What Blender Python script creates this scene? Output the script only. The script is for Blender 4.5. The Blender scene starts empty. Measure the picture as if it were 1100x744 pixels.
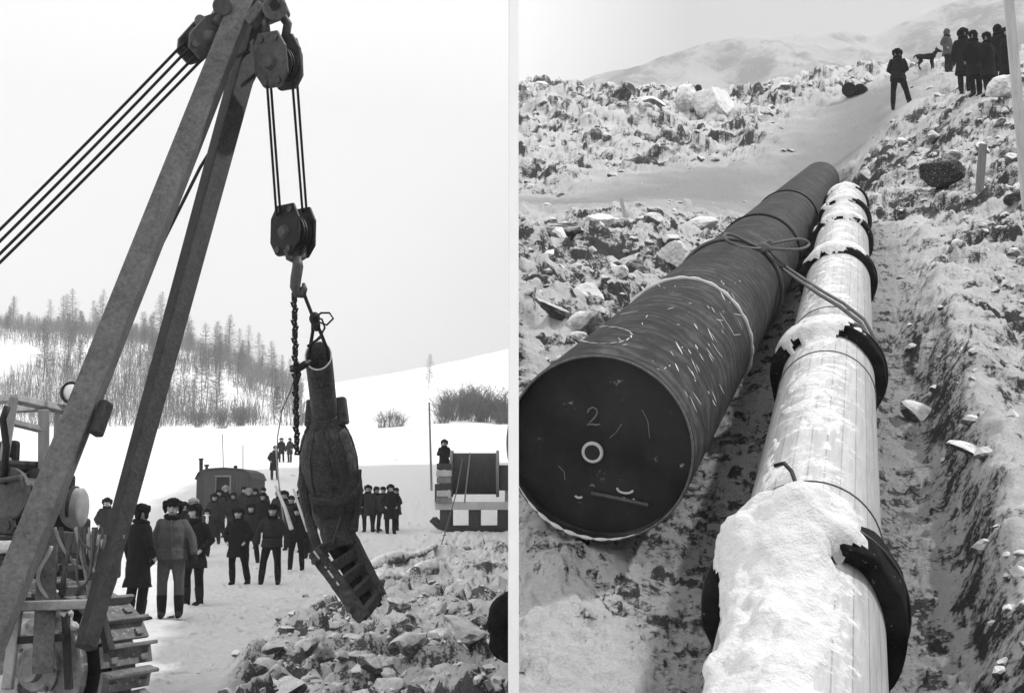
import bpy, bmesh, math, random
import numpy as np
from mathutils import Vector, Matrix, noise as mnoise
random.seed(7); R = random.Random(11)
V = Vector
S = bpy.context.scene
COL = S.collection
rad = math.radians

# ------------------------------------------------------------------ camera
F, CX, CY, EYE = 1400.0, 550.0, 372.0, 1.7
PIT = math.atan(173 / F)
cam = bpy.data.cameras.new('camera'); camo = bpy.data.objects.new('camera', cam); COL.objects.link(camo)
camo.location = (0, 0, EYE); camo.rotation_euler = (math.pi / 2 + PIT, 0, 0)
cam.sensor_width = 36; cam.lens = 36 * F / 1100; cam.clip_start = 0.05; cam.clip_end = 5000
S.camera = camo
cP, sP = math.cos(PIT), math.sin(PIT)

def ray(px, py):
    a, b = (px - CX) / F, (CY - py) / F
    y = cP - b * sP
    return a / y, (sP + b * cP) / y            # x/Y , (z-EYE)/Y
def at(px, py, Y):
    u, e = ray(px, py)
    return V((u * Y, Y, EYE + e * Y))
def proj(p):
    x, y, z = p[0], p[1], p[2] - EYE
    d = y * cP + z * sP; up = -y * sP + z * cP
    return CX + F * x / d, CY - F * up / d

# ------------------------------------------------------------------ numpy noise
def _h(ix, iy, s):
    n = (ix.astype(np.int64) * 374761393 + iy.astype(np.int64) * 668265263 + s * 974634777) & 0xffffffff
    n = ((n ^ (n >> 13)) * 1274126177) & 0xffffffff
    n = (n ^ (n >> 16)) & 0xffffffff
    return n / 4294967295.0
def vn(x, y, s=0):
    ix, iy = np.floor(x), np.floor(y); fx, fy = x - ix, y - iy
    fx = fx * fx * fx * (fx * (fx * 6 - 15) + 10); fy = fy * fy * fy * (fy * (fy * 6 - 15) + 10)
    a, b, c, d = _h(ix, iy, s), _h(ix + 1, iy, s), _h(ix, iy + 1, s), _h(ix + 1, iy + 1, s)
    return (a * (1 - fx) + b * fx) * (1 - fy) + (c * (1 - fx) + d * fx) * fy
def fbm(x, y, o=4, s=0):
    t = 0; a = .5; n = 0
    for i in range(o):
        t = t + a * (vn(x * 2 ** i, y * 2 ** i, s + i) - .5); n += a; a *= .5
    return t / n
def clods(x, y, cell, s, dens=.7):
    gx, gy = np.floor(x / cell), np.floor(y / cell)
    best = np.zeros_like(x)
    for i in (-1, 0, 1):
        for j in (-1, 0, 1):
            cx, cy = gx + i, gy + j
            px, py = (cx + _h(cx, cy, s)) * cell, (cy + _h(cx, cy, s + 1)) * cell
            r = cell * (.2 + .5 * _h(cx, cy, s + 2) ** 1.5); k = .5 + .7 * _h(cx, cy, s + 3)
            on = _h(cx, cy, s + 4) < dens
            th = _h(cx, cy, s + 5) * 6.283
            dx, dy = x - px, y - py
            ax = dx * np.cos(th) + dy * np.sin(th); ay = (-dx * np.sin(th) + dy * np.cos(th)) * (1 + _h(cx, cy, s + 6))
            tilt = 1 + .9 * (_h(cx, cy, s + 7) - .5) * ax / r
            hh = np.sqrt(np.maximum(0, r * r - ax * ax - ay * ay)) * k * tilt
            best = np.maximum(best, np.where(on, hh, 0))
    return best
def blocks(x, y, cell, s, tilt=.6):
    "broken angular lumps: every Voronoi cell has its own height and tilt"
    wx = x + cell * .5 * fbm(x / cell, y / cell, 3, s + 20); wy = y + cell * .5 * fbm(x / cell + 9, y / cell, 3, s + 30)
    gx, gy = np.floor(wx / cell), np.floor(wy / cell); b1 = np.full(x.shape, 1e9); b2 = b1.copy(); h = np.zeros_like(x); idr = np.zeros_like(x)
    for i in (-1, 0, 1):
        for j in (-1, 0, 1):
            cx, cy = gx + i, gy + j
            dx, dy = wx - (cx + _h(cx, cy, s)) * cell, wy - (cy + _h(cx, cy, s + 1)) * cell
            d = dx * dx + dy * dy; r = _h(cx, cy, s + 2); th = _h(cx, cy, s + 3) * 6.283
            hh = (r ** 1.5 - .3) * cell * .75 + (dx * np.cos(th) + dy * np.sin(th)) * tilt * (_h(cx, cy, s + 4) + .2)
            m = d < b1; b2 = np.where(m, b1, np.minimum(b2, d)); b1 = np.where(m, d, b1); h = np.where(m, hh, h); idr = np.where(m, _h(cx, cy, s + 5), idr)
    ed = (np.sqrt(b2) - np.sqrt(b1)) / cell
    return h * .55 * sstep(.02, .32, ed), idr
def sstep(a, b, x):
    t = np.clip((x - a) / (b - a), 0, 1); return t * t * (3 - 2 * t)

# ------------------------------------------------------------------ materials
def newmat(name):
    m = bpy.data.materials.new(name); m.use_nodes = True
    nt = m.node_tree; b = nt.nodes['Principled BSDF']
    return m, nt, b
def N(nt, t, **kw):
    n = nt.nodes.new(t)
    for k, v in kw.items(): setattr(n, k, v)
    return n
def g3(v): return (v, v, v, 1)
def math_n(nt, op, a, b=None, clamp=False):
    n = N(nt, 'ShaderNodeMath', operation=op, use_clamp=clamp)
    for i, q in enumerate((a, b)):
        if q is None: continue
        if isinstance(q, (int, float)): n.inputs[i].default_value = q
        else: nt.links.new(q, n.inputs[i])
    return n.outputs[0]
def noise_n(nt, scale, detail=4, rough=.6, vec=None, dist=0):
    n = N(nt, 'ShaderNodeTexNoise'); n.inputs['Scale'].default_value = scale
    n.inputs['Detail'].default_value = detail; n.inputs['Roughness'].default_value = rough; n.inputs['Distortion'].default_value = dist
    if vec is not None: nt.links.new(vec, n.inputs['Vector'])
    return n.outputs['Fac']
def ramp(nt, fac, stops):
    r = N(nt, 'ShaderNodeValToRGB'); nt.links.new(fac, r.inputs[0])
    els = r.color_ramp.elements
    while len(els) < len(stops): els.new(.5)
    for e, (p, c) in zip(els, stops): e.position = p; e.color = g3(c)
    return r.outputs[0]
def bump(nt, b, h, strength=.4, dist=.02, prev=None):
    n = N(nt, 'ShaderNodeBump'); n.inputs['Strength'].default_value = strength; n.inputs['Distance'].default_value = dist
    nt.links.new(h, n.inputs['Height'])
    if prev is not None: nt.links.new(prev, n.inputs['Normal'])
    nt.links.new(n.outputs[0], b.inputs['Normal']); return n.outputs[0]
def coord(nt, kind='Object'):
    return N(nt, 'ShaderNodeTexCoord').outputs[kind]
def mixc(nt, fac, a, b):
    n = N(nt, 'ShaderNodeMix', data_type='RGBA')
    if isinstance(fac, float): n.inputs[0].default_value = fac
    else: nt.links.new(fac, n.inputs[0])
    for i, q in ((6, a), (7, b)):
        if isinstance(q, (int, float)): n.inputs[i].default_value = g3(q)
        else: nt.links.new(q, n.inputs[i])
    return n.outputs[2]
def upfac(nt, lo, hi):
    gN = N(nt, 'ShaderNodeNewGeometry'); s = N(nt, 'ShaderNodeSeparateXYZ'); nt.links.new(gN.outputs['Normal'], s.inputs[0])
    mr = N(nt, 'ShaderNodeMapRange'); mr.inputs[1].default_value = lo; mr.inputs[2].default_value = hi
    nt.links.new(s.outputs[2], mr.inputs[0]); return mr.outputs[0]

def simple(name, v, var=.35, scale=12, rough=.8, metal=0, bs=.3, bd=.01, detail=6, frost=0, stretch=None, spec=.3):
    m, nt, b = newmat(name); c = coord(nt)
    if stretch:
        mp = N(nt, 'ShaderNodeMapping'); mp.inputs['Scale'].default_value = stretch; nt.links.new(c, mp.inputs[0]); c = mp.outputs[0]
    n = noise_n(nt, scale, detail, .65, c); n2 = noise_n(nt, scale * .17, 3, .6, c)
    s = math_n(nt, 'ADD', math_n(nt, 'MULTIPLY', n, .6), math_n(nt, 'MULTIPLY', n2, .4))
    col = ramp(nt, s, [(.3, v * (1 - var)), (.7, v * (1 + var))])
    if frost:
        f = noise_n(nt, scale * 2.3, 8, .75, c); ff = math_n(nt, 'MULTIPLY', math_n(nt, 'SUBTRACT', f, 1 - frost), 9, True)
        col = mixc(nt, ff, col, .65)
    nt.links.new(col, b.inputs['Base Color'])
    b.inputs['Roughness'].default_value = rough; b.inputs['Metallic'].default_value = metal; b.inputs['Specular IOR Level'].default_value = spec
    if bs: bump(nt, b, n, bs, bd)
    return m

def ground_mat(name, snow, soil, gain=4.5):
    m, nt, b = newmat(name); c = coord(nt)
    at_ = N(nt, 'ShaderNodeAttribute', attribute_name='dirt_shade'); d = at_.outputs['Fac']
    n1 = noise_n(nt, 1.3, 8, .7, c); n2 = noise_n(nt, 14, 7, .75, c); n3 = noise_n(nt, 70, 4, .7, c)
    steep = math_n(nt, 'SUBTRACT', 1.0, upfac(nt, .35, .97))
    t = math_n(nt, 'ADD', math_n(nt, 'MULTIPLY', n1, .7), math_n(nt, 'MULTIPLY', n2, 1.0))
    t = math_n(nt, 'ADD', t, math_n(nt, 'MULTIPLY', steep, .6))
    n4 = noise_n(nt, 4.5, 6, .7, c); n5 = noise_n(nt, 33, 2, .6, c); t = math_n(nt, 'ADD', t, math_n(nt, 'MULTIPLY', math_n(nt, 'SUBTRACT', n5, .5), 1.0)); t = math_n(nt, 'ADD', t, math_n(nt, 'MULTIPLY', math_n(nt, 'SUBTRACT', n4, .5), 1.1)); t = math_n(nt, 'ADD', t, math_n(nt, 'MULTIPLY', d, 1.0))
    fac = math_n(nt, 'MULTIPLY', math_n(nt, 'SUBTRACT', t, 1.62), gain, True)
    sc = ramp(nt, n2, [(.3, snow * .86), (.7, snow)])
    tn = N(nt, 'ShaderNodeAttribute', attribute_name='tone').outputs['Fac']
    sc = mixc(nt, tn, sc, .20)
    so = ramp(nt, n3, [(.3, soil * .6), (.72, soil * 1.9)])
    nt.links.new(mixc(nt, fac, sc, so), b.inputs['Base Color'])
    b.inputs['Roughness'].default_value = .9; b.inputs['Specular IOR Level'].default_value = .15
    p = bump(nt, b, n2, .8, .10); bump(nt, b, n3, .6, .03, p)
    return m

def rock_mat(name, v, lo=.45, hi=.75, snow=.8):
    m, nt, b = newmat(name); c = coord(nt, 'Object')
    n = noise_n(nt, 4, 8, .7, c); n2 = noise_n(nt, 2.2, 5, .7, c)
    col = ramp(nt, n, [(.3, v * .5), (.7, v * 1.7)])
    u = math_n(nt, 'ADD', upfac(nt, lo, hi), math_n(nt, 'MULTIPLY', math_n(nt, 'SUBTRACT', n2, .5), 2.2), True)
    nt.links.new(mixc(nt, u, col, snow), b.inputs['Base Color']); b.inputs['Roughness'].default_value = .9
    bump(nt, b, n, .7, .06); return m

M = {}
M['snow_left'] = ground_mat('trampled_snow', .90, .12)
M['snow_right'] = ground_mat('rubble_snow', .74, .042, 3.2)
M['snow'] = simple('packed_snow', .70, .12, 22, .9, bs=.9, bd=.03)
M['frosted'] = rock_mat('snow_caked_steel', .07, -.5, .75, .62)
M['rock'] = rock_mat('snowy_clod', .11, -.15, .4, .86)
M['lump'] = rock_mat('snow_lump', .07, -.3, .35, .70)
M['rock_dark'] = rock_mat('dark_rock', .045, .72, .95)
M['rock_pale'] = rock_mat('pale_snow_boulder', .5, -.3, .3)
M['boom_steel'] = simple('painted_boom_steel', .115, .6, 30, .7, bs=.6, bd=.006, frost=.37)
M['boom_dark'] = simple('shaded_boom_steel', .028, .8, 36, .7, bs=.5, bd=.006, frost=.36)  # rear leg's shade put into the base colour; other dark parts share it
M['steel_dark'] = simple('dark_greased_steel', .02, .5, 30, .5, .3, .3, .004, frost=.3)
M['steel_mid'] = simple('scuffed_steel', .08, .5, 24, .5, .3, .3, .004, frost=.36)
M['cable'] = simple('wire_rope', .012, .3, 90, .6, bs=.3, bd=.002)
M['iron_cast'] = simple('frosted_cast_iron', .06, .8, 26, .7, 0, .6, .012, frost=.40)
M['frost'] = simple('frost_rim', .7, .2, 40, .9)
M['cab_frame'] = simple('weathered_cab_frame', .34, .35, 20, .8, stretch=(1, 1, .2))
M['tank'] = simple('pale_tank_paint', .3, .35, 9, .6, frost=.35)
M['engine'] = simple('oily_engine_paint', .025, .7, 14, .6, frost=.36)
M['rubber'] = simple('stiff_hose', .10, .5, 30, .7)
M['hose_pale'] = simple('frosted_hose', .4, .3, 30, .8)
M['glass_lamp'] = simple('lamp_lens', .85, .05, 6, .15, bs=0)
M['track'] = simple('track_shoe_steel', .17, .6, 12, .7, frost=.42)
M['wood_pale'] = simple('pale_board', .5, .25, 20, .85, stretch=(1, 1, .1))
M['wood_grey'] = simple('grey_timber', .22, .4, 16, .85, stretch=(1, 1, .1))
M['wood_dark'] = simple('dark_planks', .05, .5, 14, .85)
M['white_paint'] = simple('white_paint', .93, .03, 8, .6, bs=.05)
M['hut'] = simple('dull_hut_paint', .07, .3, 5, .8)
M['black'] = simple('dark_interior', .012, .2, 5, .9, bs=0)
M['bark'] = simple('larch_bark', .10, .4, 8, .9)
M['twig'] = simple('bare_twigs', .12, .4, 3, .95, bs=0)
M['twig_pale'] = simple('frosted_twigs', .20, .4, 3, .95, bs=0)
M['pipe_black'] = simple('bitumen_pipe_coating', .013, .7, 9, .6, bs=.8, bd=.012, frost=.31, spec=.2, stretch=(1, 1, .35))
M['cap'] = simple('end_plate_steel', .02, 1.0, 3.4, .55, bs=.6, bd=.01, frost=.36, spec=.2)
M['chalk'] = simple('chalk_mark', .55, .15, 30, .95)
M['collar'] = simple('bitumen_collar', .014, .8, 9, .95, bs=.8, bd=.02, frost=.37, spec=.05)
M['scratch_grey'] = simple('faded_chalk', .2, .4, 40, .95)
M['rope'] = simple('stiff_rope', .13, .4, 60, .9, bs=.5, bd=.004)
M['sacking'] = simple('frozen_turf', .016, .6, 9, .95, bs=.9, bd=.05, frost=.44)
M['skin'] = simple('skin', .36, .3, 20, .6, bs=.1)
M['eye'] = simple('eye', .03, .1, 20, .5, bs=0)
M['fur'] = simple('dark_fur', .006, .5, 60, .95, bs=.9, bd=.02, spec=.1)
M['fur_pale'] = simple('pale_fur', .3, .4, 60, .95, bs=.9, bd=.02, spec=.1)
M['coat'] = simple('dark_wool_coat', .009, .45, 30, .95, bs=.5, bd=.015, spec=.1)
M['coat2'] = simple('charcoal_quilted_jacket', .024, .4, 26, .9, bs=.6, bd=.02, spec=.1)
M['coat3'] = simple('grey_canvas_jacket', .085, .35, 24, .9, bs=.6, bd=.02, spec=.1)
M['coat4'] = simple('faded_grey_coat', .075, .4, 26, .95, bs=.6, bd=.02, spec=.1)
M['trouser'] = simple('dark_trousers', .008, .4, 30, .95, bs=.5, bd=.015, spec=.1)
M['trouser3'] = simple('grey_canvas_trousers', .09, .35, 22, .9, bs=.6, bd=.02, spec=.1)
M['boot'] = simple('felt_boot', .009, .5, 30, .95)
M['scarf'] = simple('white_scarf', .75, .1, 30, .95)
M['glove'] = simple('dark_glove', .012, .4, 30, .95)

# mountain: snow on ledges, rock where steep or broken
def mountain_mat():
    m, nt, b = newmat('mountain_snow_and_scrub'); c = coord(nt)
    mp = N(nt, 'ShaderNodeMapping'); mp.inputs['Scale'].default_value = (1, 1, .45); nt.links.new(c, mp.inputs[0])
    n = noise_n(nt, .045, 9, .72, mp.outputs[0], .6); n2 = noise_n(nt, .009, 4, .6, c)
    t = math_n(nt, 'ADD', math_n(nt, 'MULTIPLY', n, 1.0), math_n(nt, 'MULTIPLY', n2, .55))
    f = math_n(nt, 'MULTIPLY', math_n(nt, 'SUBTRACT', t, .70), 7, True)
    nt.links.new(mixc(nt, f, .24, .012), b.inputs['Base Color']); b.inputs['Roughness'].default_value = .95
    return m
M['mountain'] = mountain_mat()

def pipe_mat():
    m, nt, b = newmat('bitumen_pipe_coating'); c = coord(nt)
    mp = N(nt, 'ShaderNodeMapping'); mp.inputs['Scale'].default_value = (1, 1, .5); nt.links.new(c, mp.inputs[0])
    n = noise_n(nt, 7, 8, .75, mp.outputs[0], .4); n2 = noise_n(nt, 1.6, 5, .65, c); n3 = noise_n(nt, 45, 5, .8, c)
    wv = N(nt, 'ShaderNodeTexWave', wave_type='BANDS', bands_direction='Z'); wv.inputs['Scale'].default_value = 1.7; wv.inputs['Distortion'].default_value = 14; wv.inputs['Detail'].default_value = 4; wv.inputs['Detail Scale'].default_value = 1.2
    nt.links.new(c, wv.inputs['Vector'])
    t = math_n(nt, 'ADD', math_n(nt, 'MULTIPLY', n, .6), math_n(nt, 'MULTIPLY', n2, .4))
    t = math_n(nt, 'ADD', t, math_n(nt, 'MULTIPLY', wv.outputs['Fac'], .12))
    col = ramp(nt, t, [(.38, .006), (.56, .022), (.72, .075)])
    f = math_n(nt, 'MULTIPLY', math_n(nt, 'SUBTRACT', math_n(nt, 'ADD', math_n(nt, 'MULTIPLY', n3, .6), math_n(nt, 'MULTIPLY', n, .5)), .70), 10, True)
    nt.links.new(mixc(nt, f, col, .5), b.inputs['Base Color']); b.inputs['Roughness'].default_value = .7; b.inputs['Specular IOR Level'].default_value = .12
    h = math_n(nt, 'ADD', math_n(nt, 'MULTIPLY', wv.outputs['Fac'], .18), n); bump(nt, b, h, .7, .02); return m
M['pipe_black'] = pipe_mat()

# insulated pipe: pale lath strips round the pipe (angle stripes), local z is the axis
def lath_mat():
    m, nt, b = newmat('pale_lath_cladding'); c = coord(nt)
    s = N(nt, 'ShaderNodeSeparateXYZ'); nt.links.new(c, s.inputs[0])
    a = math_n(nt, 'ARCTAN2', s.outputs[1], s.outputs[0])
    fr = math_n(nt, 'FRACT', math_n(nt, 'MULTIPLY', a, 26 / 6.2832))
    gap = math_n(nt, 'LESS_THAN', fr, .09)
    cell = math_n(nt, 'FLOOR', math_n(nt, 'MULTIPLY', a, 26 / 6.2832))
    wn = N(nt, 'ShaderNodeTexWhiteNoise', noise_dimensions='1D'); nt.links.new(cell, wn.inputs['W'])
    mp = N(nt, 'ShaderNodeMapping'); mp.inputs['Scale'].default_value = (30, 30, 2); nt.links.new(c, mp.inputs[0])
    n = noise_n(nt, 1, 7, .7, mp.outputs[0])
    base = ramp(nt, math_n(nt, 'ADD', math_n(nt, 'MULTIPLY', n, .7), math_n(nt, 'MULTIPLY', wn.outputs['Value'], .3)), [(.25, .26), (.75, .55)])
    gapv = math_n(nt, 'MULTIPLY', gap, noise_n(nt, 3, 4, .6, c))
    fz = noise_n(nt, 5, 8, .75, c); fz2 = noise_n(nt, 40, 4, .7, c)
    ff = math_n(nt, 'MULTIPLY', math_n(nt, 'SUBTRACT', math_n(nt, 'ADD', math_n(nt, 'MULTIPLY', fz, .8), math_n(nt, 'ADD', math_n(nt, 'MULTIPLY', fz2, .2), math_n(nt, 'MULTIPLY', upfac(nt, .2, 1.0), .22))), .68), 7, True)
    nt.links.new(mixc(nt, ff, mixc(nt, gapv, base, .13), .74), b.inputs['Base Color']); b.inputs['Roughness'].default_value = .85
    bump(nt, b, n, .3, .01); return m
M['lath'] = lath_mat()

# ------------------------------------------------------------------ object helpers
def wm(o):
    m = o.matrix_basis.copy()
    while o.parent is not None:
        o = o.parent; m = o.matrix_basis @ m
    return m
def tag(o, label=None, cat=None, group=None, kind=None):
    if label:
        o['label'] = label
        if len(label.split()) > 16: print('LONG', label)
    if cat: o['category'] = cat
    if group: o['group'] = group
    if kind: o['kind'] = kind
    return o
def thing(name, loc, label, cat, group=None, rz=0, mat=None):
    o = bpy.data.objects.new(name, None); COL.objects.link(o); o.empty_display_size = .2
    if mat is not None: o.matrix_basis = mat
    else: o.location = loc; o.rotation_euler = (0, 0, rz)
    return tag(o, label, cat, group)

class MB:
    def __init__(s): s.v = []; s.f = []
    def add(s, vs, fs):
        k = len(s.v); s.v += [V(p) for p in vs]; s.f += [tuple(i + k for i in q) for q in fs]; return s
    def box(s, c, size, rot=None):
        c = V(c); hx, hy, hz = (q / 2 for q in size); vs = []
        for z in (-hz, hz):
            for x, y in ((-hx, -hy), (hx, -hy), (hx, hy), (-hx, hy)):
                p = V((x, y, z)); vs.append(c + (rot @ p if rot else p))
        return s.add(vs, [(3, 2, 1, 0), (4, 5, 6, 7), (0, 1, 5, 4), (1, 2, 6, 5), (2, 3, 7, 6), (3, 0, 4, 7)])
    def rings(s, rings, cap=True, closed=False):
        n = len(rings[0]); vs = [p for r in rings for p in r]; fs = []
        m = len(rings)
        for i in range(m if closed else m - 1):
            j = (i + 1) % m
            for k in range(n):
                l = (k + 1) % n; fs.append((i * n + k, i * n + l, j * n + l, j * n + k))
        if cap and not closed:
            fs.append(tuple(range(n - 1, -1, -1))); fs.append(tuple((m - 1) * n + k for k in range(n)))
        return s.add(vs, fs)
    def tube(s, pts, r, n=8, cap=True, closed=False, flat=1.0):
        pts = [V(p) for p in pts]; m = len(pts)
        rs = r if isinstance(r, (list, tuple)) else [r] * m
        rings = []; prev = None
        for i, p in enumerate(pts):
            if closed: t = pts[(i + 1) % m] - pts[i - 1]
            else: t = pts[min(i + 1, m - 1)] - pts[max(i - 1, 0)]
            if t.length < 1e-9: t = V((0, 0, 1))
            t.normalize()
            if prev is None:
                a = V((0, 0, 1)) if abs(t.z) < .9 else V((1, 0, 0))
                x = t.cross(a).normalized()
            else:
                x = (prev - t * prev.dot(t)).normalized()
            prev = x; y = t.cross(x)
            rings.append([p + (x * math.cos(q) + y * math.sin(q) * flat) * rs[i] for q in (2 * math.pi * k / n for k in range(n))])
        return s.rings(rings, cap, closed)
    def limb(s, pts, rs, n=10):
        "tube with rounded ends"
        pts = [V(p) for p in pts]
        a = (pts[0] - pts[1]).normalized(); b = (pts[-1] - pts[-2]).normalized()
        P = [pts[0] + a * rs[0] * .95, pts[0] + a * rs[0] * .7] + pts + [pts[-1] + b * rs[-1] * .7, pts[-1] + b * rs[-1] * .95]
        Q = [rs[0] * .3, rs[0] * .72] + list(rs) + [rs[-1] * .72, rs[-1] * .3]
        return s.tube(P, Q, n)
    def ell(s, c, r, n=14, m=9, rot=None):
        c = V(c); rings = []
        for i in range(m):
            t = math.pi * (i + .5) / m
            rg = []
            for k in range(n):
                q = 2 * math.pi * k / n
                p = V((r[0] * math.sin(t) * math.cos(q), r[1] * math.sin(t) * math.sin(q), -r[2] * math.cos(t)))
                rg.append(c + (rot @ p if rot else p))
            rings.append(rg)
        return s.rings(rings)
    def beam(s, p, q, w, h, roll=0, up=V((0, 0, 1))):
        p, q = V(p), V(q); t = (q - p).normalized()
        if abs(t.dot(up)) > .98: up = V((0, 1, 0))
        x = t.cross(up).normalized(); y = x.cross(t)
        X = x * math.cos(roll) + y * math.sin(roll); Y = -x * math.sin(roll) + y * math.cos(roll)
        rg = lambda c: [c + X * w / 2 * a + Y * h / 2 * b for a, b in ((-1, -1), (1, -1), (1, 1), (-1, 1))]
        return s.rings([rg(p), rg(q)])
    def ovals(s, lst, n=16):
        "lst of (centre, rx, ry) horizontal ellipses"
        return s.rings([[V(c) + V((rx * math.cos(q), ry * math.sin(q), 0)) for q in (2 * math.pi * k / n for k in range(n))] for c, rx, ry in lst])
    def lathe(s, p, q, prof, n=24, cap=True, closed=False):
        "prof = [(t along p->q in metres, radius)]"
        p, q = V(p), V(q); t = (q - p).normalized()
        a = V((0, 0, 1)) if abs(t.z) < .9 else V((0, 1, 0))
        x = t.cross(a).normalized(); y = t.cross(x)
        return s.rings([[p + t * d + (x * math.cos(w) + y * math.sin(w)) * r for w in (2 * math.pi * k / n for k in range(n))] for d, r in prof], cap, closed)
    def build(s, name, mat, parent=None, smooth=False, remesh=0, bevel=0, jit=0):
        me = bpy.data.meshes.new(name)
        inv = wm(parent).inverted() if parent is not None else None
        vs = [inv @ p for p in s.v] if inv is not None else s.v
        me.from_pydata([tuple(p) for p in vs], [], s.f)
        bm = bmesh.new(); bm.from_mesh(me); bmesh.ops.recalc_face_normals(bm, faces=bm.faces); bm.to_mesh(me); bm.free()
        me.update()
        if isinstance(mat, str): mat = M[mat]
        me.materials.append(mat)
        if smooth: me.polygons.foreach_set('use_smooth', [True] * len(me.polygons))
        o = bpy.data.objects.new(name, me); COL.objects.link(o)
        if parent is not None: o.parent = parent
        if remesh:
            md = o.modifiers.new('remesh', 'REMESH'); md.mode = 'VOXEL'; md.voxel_size = remesh; md.use_smooth_shade = True
            sm = o.modifiers.new('smooth', 'SMOOTH'); sm.iterations = 3; sm.factor = .5
        if bevel:
            bv = o.modifiers.new('bevel', 'BEVEL'); bv.width = bevel; bv.segments = 2; bv.limit_method = 'ANGLE'
        return o

def rough(o, scale, strength, levels=2):
    sb = o.modifiers.new('fine', 'SUBSURF'); sb.subdivision_type = 'SIMPLE'; sb.levels = levels; sb.render_levels = levels
    tx = bpy.data.textures.new('rough', 'CLOUDS'); tx.noise_scale = scale; tx.noise_depth = 4
    dm = o.modifiers.new('rough', 'DISPLACE'); dm.texture = tx; dm.strength = strength; dm.texture_coords = 'GLOBAL'
    return o
def single(mb, name, mat, label, cat, group=None, base=None, **kw):
    "a thing that is one mesh; origin at its base"
    if base is None:
        lo = min(mb.v, key=lambda p: p.z); base = V(lo)
    base = V(base)
    mb.v = [p - base for p in mb.v]
    o = mb.build(name, mat, None, **kw); o.location = base
    return tag(o, label, cat, group)

# ------------------------------------------------------------------ terrain
def grid_mesh(name, U, Yv, Z, mat, dirt_shade, skirt=None, tone=None):
    nu, nv = len(U), len(Yv)
    X = np.outer(Yv, U); YY = np.repeat(Yv[:, None], nu, 1)
    co = np.stack([X, YY, Z], -1).reshape(-1, 3)
    idx = np.arange(nu * nv).reshape(nv, nu)
    q = np.stack([idx[:-1, :-1], idx[:-1, 1:], idx[1:, 1:], idx[1:, :-1]], -1).reshape(-1, 4)
    d = dirt_shade.reshape(-1); tone = (np.zeros_like(dirt_shade) if tone is None else tone).reshape(-1)
    if skirt is not None:
        lows = []
        ed = [idx[:, 0], idx[0, ::-1], idx[::-1, -1], idx[-1, :]] if skirt != 'left' else [idx[:, 0]]
        for e in ed:
            b = len(co); lo = co[e].copy(); top = lo[:, 2].copy()
            prevrow = e
            ker = np.ones(25) / 25; tsm = np.convolve(np.pad(top, 12, mode='edge'), ker, 'valid')
            for k in range(1, 49):
                row = lo.copy(); f_ = k / 48; tt = top * max(0, 1 - k / 4) + tsm * min(1, k / 4); row[:, 2] = tt + (-.6 - tt) * f_
                if e is ed[0]: row[:, 0] += .5 * (fbm(row[:, 1] / .8, row[:, 2] / .8, 4, 5) + .5) * min(1, k / 3) + .25 * blocks(row[:, 1], row[:, 2], .5, 7)[0] + .15
                start = len(co); co = np.vstack([co, row]); rowi = np.arange(start, start + len(e))
                d = np.concatenate([d, np.full(len(e), .35)]); tone = np.concatenate([tone, np.zeros(len(e))])
                q = np.vstack([q, np.stack([prevrow[:-1], prevrow[1:], rowi[1:], rowi[:-1]], -1)]); prevrow = rowi
    me = bpy.data.meshes.new(name)
    me.vertices.add(len(co)); me.vertices.foreach_set('co', co.ravel())
    me.loops.add(q.size); me.loops.foreach_set('vertex_index', q.ravel().astype(np.int32))
    me.polygons.add(len(q)); me.polygons.foreach_set('loop_start', np.arange(0, q.size, 4, dtype=np.int32))
    me.polygons.foreach_set('loop_total', np.full(len(q), 4, np.int32))
    me.polygons.foreach_set('use_smooth', np.ones(len(q), bool))
    me.update(calc_edges=True)
    a = me.attributes.new('dirt_shade', 'FLOAT', 'POINT'); a.data.foreach_set('value', d.astype(np.float32))
    a = me.attributes.new('tone', 'FLOAT', 'POINT'); a.data.foreach_set('value', tone.astype(np.float32))
    me.materials.append(mat)
    o = bpy.data.objects.new(name, me); COL.objects.link(o); tag(o, kind='structure')
    return o

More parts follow.
